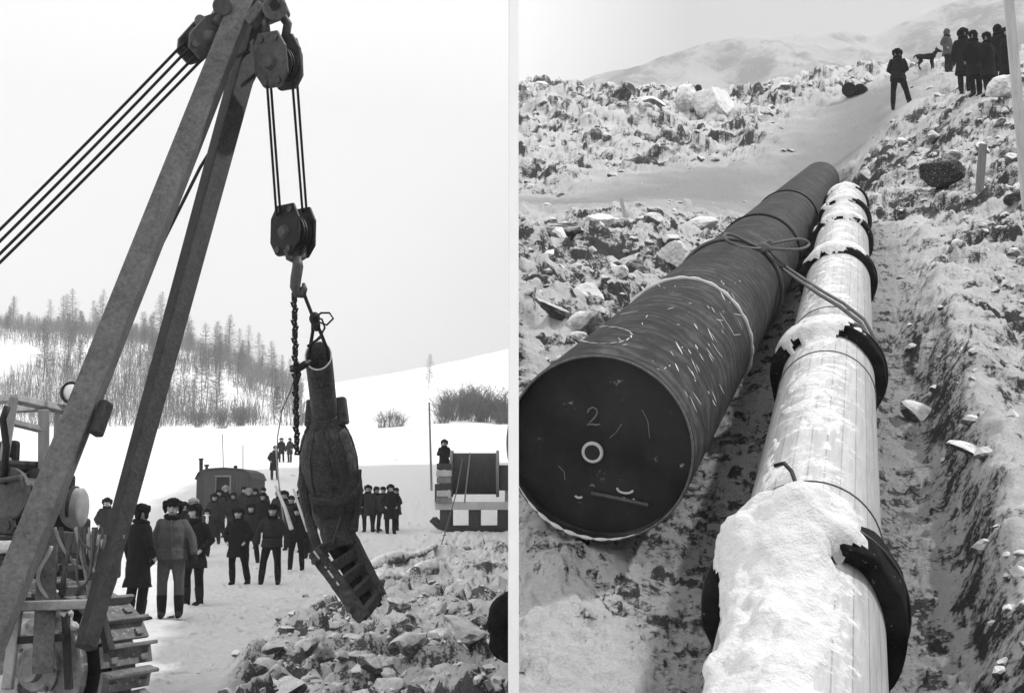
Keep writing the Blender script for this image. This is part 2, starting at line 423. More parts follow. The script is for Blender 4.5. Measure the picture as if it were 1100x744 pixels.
# left field and hills ------------------------------------------------
PY = np.array([0, 14, 30, 40, 52, 62, 80, 100, 130, 180, 260, 400, 520, 700])
PZ = np.array([0, 0, .0, .22, .7, 1.25, 3.2, 5.6, 9.6, 16, 25, 43, 30, 10.])
def rub_mask(u, Y):
    ub = np.interp(Y, [8, 12, 19, 30, 50], [-.25, -.215, -.185, -.11, -.075])
    return sstep(-.02, .035, u - ub + .03 * fbm(u * 40, np.log(Y) * 9, 3, 5)) * (1 - sstep(40, 60, Y))
def hL(x, Y, full=True):
    x = np.asarray(x, float); Y = np.asarray(Y, float); u = x / Y
    z = np.interp(Y, PY, PZ)
    px = CX + u * F
    # wooded hill, high on the left and running out to the right
    k = np.interp(px, [-400, -100, 0, 120, 200, 270, 330, 400], [11, 11.3, 11.2, 10, 7.6, 4.0, 0, 0])
    z = z + k * sstep(135, 215, Y) * (1 - .6 * sstep(230, 500, Y))
    z = z + np.interp(px, [200, 300, 360, 460, 545, 620], [0, -3, -3.5, 1.5, 7.5, 9]) * sstep(200, 400, Y)
    z = z + 1.2 * fbm(x / 30, Y / 30, 3, 3) * sstep(70, 200, Y) * 1.5
    z = z + .25 * fbm(x / 5, Y / 9, 3, 9) * sstep(26, 50, Y)
    if full:
        rm = rub_mask(u, Y)
        r = .10 * fbm(x / 1.2, Y / 1.2, 4, 21) + 1.3 * blocks(x, Y, .62, 31)[0] + 1.2 * blocks(x, Y, .3, 41)[0] + .8 * blocks(x, Y, .14, 51)[0]
        r = r + .35 * (fbm(x / 2.8, Y / 2.8, 3, 55) + .1)
        tr = .07 * fbm(x / .6, Y / .6, 4, 77) + .03 * fbm(x / .16, Y / .16, 2, 78) - .5 * clods(x, Y, .30, 88, .4) + .5 * clods(x, Y, .12, 89, .25) * (1 - sstep(40, 60, Y))
        z = z + rm * r + (1 - rm) * tr * (1 - sstep(50, 90, Y))
    return z
GL = {}
def build_left():
    U = np.concatenate([np.linspace(-1.1, -.46, 40)[:-1], np.linspace(-.46, .02, 560), np.linspace(.03, 1.1, 40)])
    Yv = np.concatenate([[-6, -2, .3, 2], np.exp(np.linspace(math.log(4), math.log(26), 420)), np.exp(np.linspace(math.log(26.1), math.log(640), 300))])
    UU, YY = np.meshgrid(U, Yv)
    Yp = np.maximum(YY, 2.0)
    Z = hL(UU * Yp, Yp)
    px = CX + UU * F
    rm = rub_mask(UU, Yp)
    GL['L'] = (UU * Yp, Yp, Z, rm)
    d = .34 * rm + .17 * (Yp < 60)
    d = d + rm * .30 * (blocks(UU * Yp, Yp, .62, 31)[1] > .85) + rm * .3 * (blocks(UU * Yp, Yp, .3, 41)[1] > .85)
    d = d + .12 * sstep(140, 160, Yp) * (px < 330)
    d = d - .3 * sstep(240, 300, Yp)
    X = UU * Yp
    o = grid_mesh('snowfield', U, Yp[:, 0] * 0 + np.where(Yv < 2, 2, Yv), Z, M['snow_left'], d)
    # rows in front of 2 m: spread them behind the camera so the sheet also lies underfoot
    me = o.data; n = len(U)
    for r, yy in enumerate([-8, -3, 0]):
        for i in range(n):
            me.vertices[r * n + i].co = (U[i] * 12, yy, 0)
    return o
build_left()

# right hillside -------------------------------------------------------
A0, A1, RA = at(643, 482, 7.0), at(881, 194, 35.0), .515
B0, B1, RB = at(855, 744, 5.0), at(909, 218, 21.5), .335
dB = (B1 - B0).normalized(); dA = (A1 - A0).normalized()
B00 = B0 - dB * 1.0
ctrl = []
def cp(px, py, Y): u, e = ray(px, py); ctrl.append((u, math.log(Y), e))
def cw(x, Y, z): ctrl.append((x / Y, math.log(Y), (z - EYE) / Y))
for x, z in ((0, .1), (1, .1), (3, .3)): cw(x, 3.4, z)
for x, z in ((0, .7), (1.05, .58), (2.2, 1.0), (2.9, 1.15)): cw(x, 5, z)
cw(0, 7, 1.35)
for Y in (7.4, 10, 14, 19, 25, 33):
    p = A0 + dA * ((Y - A0.y) / dA.y); cw(p.x, Y, p.z - .62)
for Y in (7, 10, 14, 18, 21):
    p = B0 + dB * ((Y - B0.y) / dB.y); cw(p.x, Y, p.z - .40)
    cw(p.x + .75 + .03 * Y, Y, p.z - .27)
for q in ((562, 440, 8.6), (575, 390, 10), (600, 330, 12.5), (650, 300, 15.5), (575, 300, 13.5), (575, 245, 20), (700, 262, 19), (690, 226, 26), (650, 212, 31), (560, 195, 36), (740, 205, 33), (800, 197, 35.5),
          (600, 140, 48), (565, 93, 62), (640, 98, 62), (700, 150, 45), (720, 98, 61), (770, 130, 50), (840, 92, 62), (900, 82, 66), (850, 150, 41.5), (930, 135, 40), (920, 178, 35),
          (1000, 300, 16.5), (1000, 450, 10.5), (1040, 600, 7.6), (1080, 400, 11), (1050, 210, 22), (966, 115, 37.7), (1055, 104, 31.4), (1100, 108, 30.5), (1017, 79, 46), (960, 74, 62), (1100, 62, 55), (1200, 62, 55),
          (1200, 300, 14), (1000, 150, 31), (970, 215, 25), (1100, 740, 5.7), (1250, 740, 5.6), (1300, 110, 30)):
    cp(*q)
for px in (560, 700, 850, 1000, 1200): cp(px, 150 if px < 900 else 120, 95)
C = np.array(ctrl); P = C[:, :2] * np.array([9.0, 1.6]); nP = len(P)
def tk(r2): return .5 * r2 * np.log(r2 + 1e-12)
Kt = tk(((P[:, None] - P[None]) ** 2).sum(-1)) + np.eye(nP) * .002
Lm = np.zeros((nP + 3, nP + 3)); Lm[:nP, :nP] = Kt; Lm[:nP, nP] = 1; Lm[:nP, nP + 1:] = P; Lm[nP:, :nP] = Lm[:nP, nP:].T
W = np.linalg.solve(Lm, np.concatenate([C[:, 2], [0, 0, 0]]))
def tps(u, ly):
    sh = u.shape; q = np.stack([u.ravel() * 9.0, ly.ravel() * 1.6], -1); out = W[nP] + q @ W[nP + 1:]
    for i in range(nP): out = out + W[i] * tk(((q - P[i]) ** 2).sum(-1))
    return out.reshape(sh)
def seg_d(x, y, pts):
    best = np.full(x.shape, 1e9)
    for (ax, ay), (bx, by) in zip(pts[:-1], pts[1:]):
        dx, dy = bx - ax, by - ay; t = np.clip(((x - ax) * dx + (y - ay) * dy) / (dx * dx + dy * dy), 0, 1)
        best = np.minimum(best, np.hypot(x - ax - t * dx, y - ay - t * dy))
    return best
ROAD = [(p.x, p.y) for p in (at(640, 222, 29), at(740, 205, 33.5), at(860, 170, 38), at(930, 135, 41), at(930, 120, 46))]
FEET = [(p.x, p.y) for p in (at(966, 115, 37.7), at(1017, 79, 46), at(1055, 103, 31.4))]
def masksR(x, Y):
    road = 1 - sstep(.2, 5.0, seg_d(x, Y, ROAD) + 3.2 * fbm(x / 2.5, Y / 2.5, 4, 15))
    dAx = seg_d(x, Y, [(A0.x - .3, A0.y - 1), (A1.x, A1.y)])
    dBx = seg_d(x, Y, [(B00.x, B00.y), (B1.x, B1.y)])
    pipes = 1 - sstep(.55, 1.15, np.minimum(dAx, dBx + .05))
    p0 = B0 + dB * 0
    sB = (x - B0.x) * dB.y - (Y - B0.y) * dB.x     # signed side, + right of B
    bank = sstep(.45, .6, sB) * (1 - sstep(.8, 1.7, sB + .3 * fbm(x / .6, Y / .6, 3, 8))) * (Y < 22)
    near = (1 - sstep(6.2, 7.6, Y)) * (sB < .4) * .8
    ft = np.zeros_like(x)
    for fx, fy in FEET: ft = np.maximum(ft, 1 - sstep(.5, 1.6, np.hypot(x - fx, (Y - fy))))
    smooth = np.clip(np.maximum.reduce([road, pipes, bank * .6, near, ft]), 0, 1)
    return smooth, road, pipes, bank
def hR(x, Y, full=True):
    x = np.asarray(x, float); Y = np.asarray(Y, float)
    z = EYE + Y * tps(x / Y, np.log(Y))
    sB_ = (x - B0.x) * dB.y - (Y - B0.y) * dB.x
    z = z + .20 * np.exp(-((sB_ - 1.02) / .24) ** 2) * (1 - sstep(18, 23, Y)) * (1 + .8 * fbm(x / .8, Y / .8, 3, 141))
    if full:
        sm, road, pipes, bank = masksR(x, Y)
        far = 1 + .9 * sstep(26, 50, Y)
        r = .22 * fbm(x / .9, Y / .9, 4, 61) + .55 * fbm(x / 2.2, Y / 2.2, 3, 67) * far + .8 * blocks(x, Y, .85, 71)[0] * far + .8 * blocks(x, Y, .36, 72)[0] + .6 * blocks(x, Y, .15, 73)[0] + .10 * fbm(x / .08, Y / .08, 2, 74)
        z = z + (1 - sm) * r + sm * (.07 * fbm(x / .35, Y / .35, 4, 65) + .35 * clods(x, Y, .09, 76, .4) + .5 * clods(x, Y, .055, 176, .55) * (1 - road) + .05 * fbm(x / .06, Y / .06, 2, 177) * (1 - road) + .25 * blocks(x, Y, .11, 83)[0] * (pipes + bank) * sstep(6.4, 7.6, Y + x) + pipes * .35 * clods(x, Y, .16, 79, .3))
    return np.maximum(z, .05)
def build_right():
    U = np.linspace(.0015, .60, 640)
    U = np.concatenate([np.linspace(.0015, .44, 560), np.linspace(.443, .62, 50)])
    Yv = np.exp(np.linspace(math.log(3.4), math.log(95), 640))
    UU, YY = np.meshgrid(U, Yv); X = UU * YY
    Z = hR(X, YY)
    sm, road, pipes, bank = masksR(X, YY)
    GL['R'] = (X, YY, Z, sm)
    d = .44 - .34 * road - .12 * bank + .24 * pipes - .30 * (1 - sstep(6.8, 8.2, YY)) * (1 - sstep(.5, .8, X))  # soil plus painted shade along the pipes; near-left patch lightened as sunlit snow
    bl = (1 - sm) * (.34 * (blocks(X, YY, .85, 71)[1] > .84) + .34 * (blocks(X, YY, .36, 72)[1] > .84) + .3 * (blocks(X, YY, .15, 73)[1] > .82))
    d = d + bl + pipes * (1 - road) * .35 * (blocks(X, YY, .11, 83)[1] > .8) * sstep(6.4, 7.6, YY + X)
    d = d + .25 * np.clip(fbm(X / 4, YY / 4, 3, 91), -.2, .5)
    px = CX + UU * F
    d = d + .10 * (px > 970) * (YY > 9) * (YY < 33)
    tone = .72 * road + .50 * pipes + .04 - .5 * (YY < 8) * (1 - sstep(.45, .75, X))  # trench shade and sunlit near-left snow painted into tone; road is packed snow
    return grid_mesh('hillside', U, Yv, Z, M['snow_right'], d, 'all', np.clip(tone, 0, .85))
build_right()

def f1(fn, x, y): return float(fn(np.array([x], float), np.array([y], float))[0])
def hit(px, py, side=None, lo=3.5, hi=300):
    fn = (hR if px > 551 else hL); u, e = ray(px, py)
    if px > 551: hi = min(hi, 94)
    Y = np.exp(np.linspace(math.log(lo), math.log(hi), 500)); z = fn(u * Y, Y, False)
    bad = np.nonzero(z >= EYE + e * Y)[0]
    Yh = Y[bad[0]] if len(bad) else hi
    return V((u * Yh, Yh, f1(fn, u * Yh, Yh)))

# mountain beyond the hillside -----------------------------------------
def build_mountain():
    sk = [(556, 480), (585, 300), (600, 100), (640, 80), (700, 64), (760, 50), (850, 35), (905, 27), (940, 33), (985, 20), (1040, 2), (1120, -25), (1300, -40)]
    nx, ny = 340, 70; co = []; fa = []
    for j in range(ny):
        t = j / (ny - 1); Y = 420 + 330 * t
        for i in range(nx):
            px = 556 + (1300 - 556) * i / (nx - 1)
            py = np.interp(px, [a for a, b in sk], [b for a, b in sk])
            u, e = ray(px, py); top = EYE + e * 640
            prof = min(1, t / .667) ** .8 if t <= .667 else 1 - (t - .667) * .5
            x = u * Y
            z = 20 + (top - 20) * prof + (16 * mnoise.fractal(V((x / 60, Y / 60, 0)), .9, 2.1, 5)) * prof * min(1, max(0, (px - 600) / 60)) * (1 - .7 * max(0, 1 - abs(t - .667) / .1))
            co.append((x, Y, z))
    for j in range(ny - 1):
        for i in range(nx - 1):
            a = j * nx + i; fa.append((a, a + 1, a + nx + 1, a + nx))
    me = bpy.data.meshes.new('mountain'); me.from_pydata(co, [], fa); me.materials.append(M['mountain'])
    me.polygons.foreach_set('use_smooth', [True] * len(fa))
    o = bpy.data.objects.new('mountain', me); COL.objects.link(o); tag(o, kind='structure')
build_mountain()

# added white divider post over the seam of the two sites, turned sunward
mb = MB(); yb = 5.2; w = 11.2 / F * yb; xb = at(551.6, 400, yb).x
nb_ = V((.78, -.62, 0)).normalized(); Rb = Matrix((V((-nb_.y, nb_.x, 0)), nb_, V((0, 0, 1)))).transposed()
mb.box((xb, yb, 2.4), ((w - .006) / .62, .008, 4.4), Rb)
single(mb, 'post', 'white_paint', 'tall thin added white divider post hiding the seam between the lifting site and pipe slope', 'post', base=(xb, yb, .2))

# ------------------------------------------------------------------ people
def person(px, feet, hpx, label, group=None, face=0, arms=('down', 'down'), legs=((-.11, 0), (.11, 0)), coat='coat', trousers='trouser', hat='fur', hem=.72, lean=0, turn=0, near=False, scarf=False, light_collar=False, loc=None, skirt=False, scale=None, name='person', hood=False):
    p = loc if loc is not None else hit(px, feet)
    if not near and coat != 'coat3':
        pr_ = random.Random(int(px * 13 + feet)); coat = pr_.choice((coat, coat, 'coat2', 'coat4')) if px < 551 else coat; turn = turn + pr_.uniform(-.5, .5); lean = lean + pr_.uniform(-.02, .07)
        if legs == ((-.11, 0), (.11, 0)): legs = ((-pr_.uniform(.08, .2), pr_.uniform(-.06, .08)), (pr_.uniform(.08, .2), pr_.uniform(-.06, .08)))
    s = hpx * (p.y * cP + (p.z - EYE) * sP) / F / 1.76 if scale is None else scale
    s *= 1.0
    o = thing(name, (0, 0, 0), label, 'person', group, mat=Matrix.Translation(p + V((0, 0, -.015))) @ Matrix.Rotation(face, 4, 'Z') @ Matrix.Scale(s, 4))
    T = wm(o)
    vox = .013 if near else .022
    def mk(mb, nm, mat, **kw):
        mb.v = [T @ q for q in mb.v]; return mb.build(nm, mat, o, smooth=True, **kw)
    ln = lambda z: V((0, -lean * max(0, z - .9), 0))
    hipx = .095; footp = []; kn = []
    for sx, (fx, fy) in zip((-1, 1), legs):
        A = V((sx * hipx, 0, .90)); Ft = V((fx, fy, .085)); K = (A + Ft) / 2 + V((sx * .012, -.035, .03))
        footp.append(Ft); kn.append((A, K, Ft))
    sh = 1.40; shx = .17
    armp = []
    for sx, mode in zip((-1, 1), arms):
        Sd = V((sx * shx, 0, sh)) + ln(sh)
        E, H = {'down': (V((sx * .25, .02, 1.14)), V((sx * .265, -.05, .88))),
                'pocket': (V((sx * .31, .05, 1.14)), V((sx * .205, -.13, .97))),
                'front': (V((sx * .26, -.04, 1.15)), V((sx * .055, -.225, 1.06))),
                'behind': (V((sx * .27, .10, 1.15)), V((sx * .07, .19, .98))),
                'out': (V((sx * .30, .0, 1.16)), V((sx * .35, -.08, .92))),
                'hold': (V((sx * .27, -.07, 1.17)), V((sx * .17, -.32, 1.20))),
                'face': (V((sx * .25, -.16, 1.2)), V((sx * .10, -.22, 1.45)))}[mode]
        armp.append((Sd, E + ln(1.1), H + ln(1.0)))
    hd = V((0, -.015, 1.635)) + ln(1.63); Rt = Matrix.Rotation(turn, 3, 'Z')
    # --- body: one continuous figure
    b = MB()
    b.ovals([(V((0, 0, .84)), .13, .09), (V((0, 0, .92)), .155, .105), (V((0, 0, 1.08)) + ln(1.08), .14, .10), (V((0, 0, 1.28)) + ln(1.28), .165, .11), (V((0, 0, 1.42)) + ln(1.42), .16, .09), (V((0, 0, 1.475)) + ln(1.47), .08, .07), (V((0, -.005, 1.56)) + ln(1.56), .055, .058)], 14)
    for (A, K, Ft) in kn:
        b.limb([A, (A + K) / 2, K, K * .45 + Ft * .55, Ft], [.085, .077, .055, .054, .038])
        b.limb([Ft + V((0, .03, -.03)), Ft + V((0, -.13, -.045))], [.04, .034])
    for (Sd, E, H) in armp:
        b.limb([Sd, (Sd + E) / 2, E, (E + H) / 2, H], [.058, .048, .04, .037, .028])
        b.limb([H, H + (H - E).normalized() * .07], [.033, .03])
    b.ell(hd, (.076, .094, .118), rot=Rt); b.ell(hd + Rt @ V((0, -.035, -.06)), (.052, .06, .06), rot=Rt)
    b.ell(hd + Rt @ V((0, -.098, -.018)), (.015, .024, .026), 8, 6, rot=Rt)
    for sx in (-1, 1): b.ell(hd + Rt @ V((sx * .078, .005, -.01)), (.014, .024, .034), 8, 6, rot=Rt)
    mk(b, 'body', 'skin', remesh=.0105 if near else .016)
    if near or hpx >= 54:
        for sx in (-1, 1):
            e = MB(); e.ell(hd + Rt @ V((sx * .034, -.082, .014)), (.020, .013, .012), 8, 6, rot=Rt); mk(e, 'eye', 'eye')
        e = MB(); e.ell(hd + Rt @ V((0, -.090, -.066)), (.030, .012, .008), 8, 6, rot=Rt); mk(e, 'mouth', 'eye')
    # --- trousers and boots
    t = MB()
    t.ovals([(V((0, 0, .80)), .15, .11), (V((0, 0, .95)), .18, .13), (V((0, 0, 1.05)), .17, .12)], 12)
    for (A, K, Ft) in kn:
        t.limb([A, (A + K) / 2, K, K * .4 + Ft * .6 + V((0, .01, 0)), Ft + V((0, .01, .06))], [.110, .100, .080, .078, .068])
    mk(t, 'trousers', trousers, remesh=vox)
    for (A, K, Ft) in kn:
        bt = MB(); up = (K - Ft).normalized()
        bt.limb([Ft + up * .24, Ft + up * .1, Ft + V((0, .01, -.02))], [.082, .074, .064]); bt.limb([Ft + V((0, .04, -.03)), Ft + V((0, -.06, -.035)), Ft + V((0, -.18, -.045))], [.055, .055, .043])
        mk(bt, 'boot', 'boot', remesh=vox * .9)
    # --- coat with sleeves
    c = MB(); fl = .05 if hem < .8 else .01
    hemx = (.235 if not skirt else .27) + fl * .3
    c.ovals([(V((0, 0, hem)), hemx, .19 + fl * .5), (V((0, 0, hem + .15)), .222, .172), (V((0, 0, 1.02)) + ln(1.02), .198, .152), (V((0, 0, 1.22)) + ln(1.22), .212, .158), (V((0, 0, 1.35)) + ln(1.36), .205, .145), (V((0, 0, 1.44)) + ln(1.45), .15, .115), (V((0, 0, 1.52)) + ln(1.5), .09, .09)], 18)
    for (Sd, E, H) in armp:
        d = (H - E).normalized()
        c.limb([Sd, (Sd + E) / 2 + V((0, .01, 0)), E, (E + H) / 2, H - d * .05], [.074, .076, .068, .062, .055])
    co = mk(c, 'coat', coat, remesh=vox)
    tx = bpy.data.textures.get('folds') or bpy.data.textures.new('folds', 'CLOUDS'); tx.noise_scale = .12; tx.noise_depth = 2
    dm = co.modifiers.new('folds', 'DISPLACE'); dm.texture = tx; dm.strength = .035; dm.mid_level = .5; dm.texture_coords = 'GLOBAL'
    # front opening and collar
    cl = MB(); ctr = V((0, 0, 1.505)) + ln(1.5)
    cl.tube([ctr + V((.098 * math.cos(q), .098 * math.sin(q) - .005, .02 * math.sin(q))) for q in (2 * math.pi * k / 14 for k in range(14))], .038, 8, closed=True)
    mk(cl, 'collar', 'fur_pale' if light_collar else ('fur' if coat != 'coat3' else 'fur'))
    if near:
        z0 = MB(); z0.tube([V((.02, -.19, hem + .06)), V((.015, -.172, 1.0)) + ln(1.0), V((.01, -.178, 1.2)) + ln(1.2), V((0, -.165, 1.36)) + ln(1.36), V((0, -.125, 1.46)) + ln(1.46)], .011, 6); mk(z0, 'front_placket', coat)
        belt = MB(); belt.rings([[V((0, 0, z)) + ln(1.05) + V((rx * math.cos(q), ry * math.sin(q), 0)) for q in (2 * math.pi * k / 20 for k in range(20))] for z, rx, ry in ((1.03, .213, .167), (1.07, .213, .167))])
        if coat == 'coat2': mk(belt, 'belt', 'coat')
    # --- gloves with fingers
    for sx, (Sd, E, H), mode in zip((-1, 1), armp, arms):
        if mode in ('pocket',): continue
        d = (H - E).normalized(); side = V((0, -1, 0)) if abs(d.z) > .6 else V((sx, 0, 0)); side = (side - d * side.dot(d)).normalized(); nn = d.cross(side)
        h = MB(); h.limb([H - d * .06, H + d * .005, H + d * .055], [.036, .043, .042], 8)
        for k, (off, L) in enumerate(((-.032, .062), (-.011, .074), (.011, .07), (.031, .055))):
            r0 = H + d * .06 + side * off; h.limb([r0, r0 + d * L * .55 - nn * sx * .006, r0 + d * L * .85 - nn * sx * .026], [.0125, .0115, .010], 6)
        r0 = H + d * .01 + side * .04; h.limb([r0, r0 + d * .03 + side * .025, r0 + d * .06 + side * .028], [.014, .013, .011], 6)
        mk(h, 'glove', 'glove')
    # --- hat
    h = MB()
    if hood:
        h.ell(hd + V((0, .02, .015)), (.125, .13, .16)); nm = 'hood'
    else:
        h.ell(hd + Rt @ V((0, .012, .085)), (.102, .112, .072), rot=Rt); h.box(hd + Rt @ V((0, -.085, .085)), (.15, .04, .085), Rt)
        h.tube([hd + Rt @ V((.094 * math.cos(q), .108 * math.sin(q) + .008, .048)) for q in (2 * math.pi * k / 14 for k in range(14))], .027, 8, closed=True)
        for sx in ((-1, 1) if (near or int(px) % 3) else ()): h.limb([hd + Rt @ V((sx * .11, .012, .07)), hd + Rt @ V((sx * .125, .02, .0)), hd + Rt @ V((sx * .105, .008, -.06))], [.045, .038, .028], 8)
        h.ell(hd + Rt @ V((0, .085, -.01)), (.08, .035, .08), rot=Rt); nm = 'fur_hat'
    ho = mk(h, nm, hat, remesh=.014)
    tx = bpy.data.textures.get('tufts') or bpy.data.textures.new('tufts', 'CLOUDS'); tx.noise_scale = .045; tx.noise_depth = 2
    dm = ho.modifiers.new('tufts', 'DISPLACE'); dm.texture = tx; dm.strength = .035; dm.mid_level = .5; dm.texture_coords = 'GLOBAL'
    if scarf:
        sc = MB(); sc.tube([hd + V((.088 * math.cos(q), .088 * math.sin(q), -.10)) for q in (2 * math.pi * k / 12 for k in range(12))], .036, 8, closed=True)
        sc.limb([hd + V((.01, -.12, -.12)), hd + V((.015, -.165, -.25)), hd + V((.01, -.175, -.36))], [.05, .062, .055], 8); mk(sc, 'scarf', 'scarf', remesh=.014)
    return o, s

def P_(*a, **k):
    o, s = person(*a, **k); print('person %s scale %.2f Y %.1f' % (a[:3], s, o.matrix_basis.translation.y)); return o

g1 = 'onlookers on the snow at the lifting site'
P_(146, 668, 124, 'man in long dark overcoat, back turned, half hidden by the rear boom leg', g1, face=2.5, arms=('pocket', 'down'), hem=.52, near=True, legs=((-.10, 0), (.09, .08)), lean=.05)
P_(182, 665, 126, 'man in a pale grey work jacket and trousers beside the rear boom leg', g1, face=.15, arms=('down', 'out'), coat='coat3', trousers='trouser3', hem=.86, near=True, legs=((-.12, 0), (.13, .03)))
P_(207, 650, 108, 'man in dark coat, hand in pocket, looking left just behind the pale jacketed man', g1, face=-.3, turn=-.8, arms=('down', 'pocket'), coat='coat', hem=.66, near=True, legs=((-.13, 0), (.13, .0)))
P_(113, 600, 64, 'man in a fur hat seen between the two boom legs above the crossbeam', g1, face=.2, arms=('pocket', 'pocket'))
P_(196, 606, 66, 'onlooker in a dark fur hat whose face shows just behind the pale jacketed man', g1, face=.1, arms=('down', 'down'))
P_(206, 604, 70, 'onlooker in a pale grey fur hat and dark coat, left of the hut', g1, face=.5, hat='fur_pale', arms=('pocket', 'down'), coat='coat2')
P_(221, 597, 51, 'small figure in a knee length dark coat with a white scarf before the hut', g1, face=.25, arms=('front', 'down'), hem=.55, scarf=True, legs=((-.06, 0), (.07, .02)))
P_(254, 628, 82, 'man in dark thigh length coat with both hands in pockets, front row left', g1, face=-.1, arms=('pocket', 'pocket'), hem=.64, near=True, legs=((-.10, 0), (.25, .05)), coat='coat')
P_(291, 628, 85, 'man with legs apart and dark mittens in a short quilted jacket, front row', g1, face=.1, arms=('out', 'out'), hem=.84, coat='coat2', near=True, legs=((-.22, -.02), (.15, .02)))
P_(318, 612, 68, 'man in dark jacket standing behind the leaning poles, right of the front pair', g1, face=.0, arms=('hold', 'down'), hem=.8, coat='coat', near=True, legs=((-.17, 0), (.16, .03)))
P_(268, 605, 64, 'man in dark clothes stepping sideways just behind the front pair', g1, face=.3, arms=('pocket', 'down'), hem=.68, coat='coat2', legs=((-.08, 0), (.24, .03)))
P_(274, 570, 46, 'man in a dark coat standing at the right corner of the hut', g1, face=-.3, arms=('down', 'pocket'), hem=.62)
P_(241, 572, 50, 'man in a pale fronted cap standing in front of the hut door', g1, face=.4, arms=('down', 'down'), hat='fur_pale', hem=.68, coat='coat')
P_(250, 576, 49, 'man in a dark coat in front of the hut, second from the door', g1, face=-.2, arms=('front', 'pocket'), hem=.66, coat='coat2')
P_(261, 568, 44, 'man in dark fur hat near the right wall of the hut', g1, face=.1, arms=('pocket', 'pocket'), hem=.64)
P_(304, 588, 60, 'man behind the front pair, left of the leaning poles, in a dark coat', g1, face=.3, arms=('pocket', 'pocket'), hem=.66)
P_(312, 592, 58, 'bare faced man peering over the shoulder of the man with the poles', g1, face=-.2, arms=('down', 'down'), hem=.7, coat='coat2')
P_(328, 594, 62, 'onlooker in black partly hidden behind the hanging valve', g1, face=-.4, arms=('pocket', 'down'), hem=.6)
for px, ft, h, lab, c, ar, hm, fc, hp in ((229, 584, 54, 'onlooker in a short grey jacket between the white scarf figure and the door', 'coat2', ('down', 'down'), .82, .3, 'fur'),
        (235, 577, 51, 'onlooker with arms at the front, left side of the hut door', 'coat', ('front', 'front'), .7, -.2, 'fur'),
        (266, 577, 52, 'onlooker in a grey fur hat just right of the hut door', 'coat2', ('pocket', 'pocket'), .66, .2, 'fur_pale'),
        (281, 584, 55, 'onlooker in a long coat between the two front row men', 'coat', ('down', 'pocket'), .56, .1, 'fur'),
        (282, 571, 47, 'smallest onlooker far behind the quilted jacket man', 'coat2', ('down', 'down'), .72, -.4, 'fur'),
        (299, 577, 50, 'onlooker in a grey hat behind the leaning poles', 'coat2', ('pocket', 'down'), .7, .2, 'fur_pale'),
        (322, 580, 54, 'onlooker with turned head close to the hanging valve', 'coat2', ('down', 'down'), .66, -.7, 'fur'),
        (333, 600, 66, 'onlooker whose shoulder shows left of the valve yoke', 'coat', ('pocket', 'pocket'), .62, -.3, 'fur')):
    P_(px, ft, h, lab, g1, face=fc, arms=ar, hem=hm, coat=c, hat=hp)
g2 = 'distant group of onlookers right of the hanging valve'
for px, ft, h, lab, c, ar, hm, fc in ((387, 571, 46, 'leftmost man of the distant group beside the hanging valve', 'coat', ('down', 'down'), .7, .2),
                                  (395, 572, 50, 'tall man in a dark coat, second from left in the distant group', 'coat2', ('pocket', 'down'), .62, -.2),
                                  (404, 570, 47, 'man third from left in the distant group, turned left', 'coat', ('pocket', 'pocket'), .72, .8),
                                  (411, 572, 49, 'man in short jacket in the middle of the distant group', 'coat2', ('down', 'pocket'), .82, 0),
                                  (419, 573, 53, 'broad man in a long coat at front of the distant group', 'coat', ('pocket', 'pocket'), .55, .3),
                                  (426, 570, 45, 'rightmost man of the distant group, turned to the left', 'coat', ('down', 'pocket'), .66, -1.0)):
    P_(px, ft, h, lab, g2, face=fc, arms=ar, hem=hm, coat=c)
g3_ = 'far figures on the snow slope'
P_(294, 515, 36, 'figure in a knee length coat standing alone on the far snow slope with feet apart', g3_, face=.4, arms=('pocket', 'hold'), hem=.5, lean=.12, legs=((-.1, 0), (.22, .1)))
P_(302, 497, 26, 'left figure of the dark pair at the top of the far snow slope', g3_, face=.1, arms=('pocket', 'down'), hem=.6)
P_(311, 497, 26, 'right figure of the dark pair at the top of the far snow slope', g3_, face=-.3, arms=('down', 'pocket'), hem=.6)
P_(475, 519, 47, 'man in dark coat and cap leaning on the left end of the cable drum', None, face=.3, arms=('hold', 'front'), hem=.7, loc=at(477, 519, 54.0))
g4 = 'people standing on the pipe slope'
P_(966, 115, 65, 'lone man in dark clothes standing with legs apart above the two pipes', g4, face=2.9, arms=('front', 'front'), hem=.80, legs=((-.30, .05), (.17, -.05)), near=True, turn=.2, loc=hit(966, 115), coat='coat')
P_(1019, 79, 49, 'person in a grey padded jacket and hood standing behind the dog', g4, face=.6, arms=('pocket', 'pocket'), coat='coat3', hat='coat3', hood=True, hem=.72)
gy = {}
for px, ft, h, lab, c, ar, hm, fc in ((1037, 98, 71, 'leftmost person in the dark crowd on the slope, tallest fur hat behind', 'coat', ('down', 'down'), .5, 2.7),
                                  (1049, 104, 73, 'person at the front left of the dark crowd in long black coat', 'coat', ('pocket', 'pocket'), .5, 3.3),
                                  (1063, 104, 71, 'person at the front middle of the dark crowd in a black coat', 'coat', ('pocket', 'down'), .52, -2.6),
                                  (1074, 92, 69, 'hooded person at the back of the dark crowd on the slope', 'coat', ('down', 'pocket'), .5, 2.6),
                                  (1083, 98, 72, 'person at the right end of the dark crowd beside the pale leaning plank', 'coat', ('pocket', 'down'), .5, 1.6)):
    P_(px, ft, h, lab, g4, face=fc, arms=ar, hem=hm, coat=c, hood=(px == 1074), hat='fur', legs=((-.09, 0), (.1, .03)))

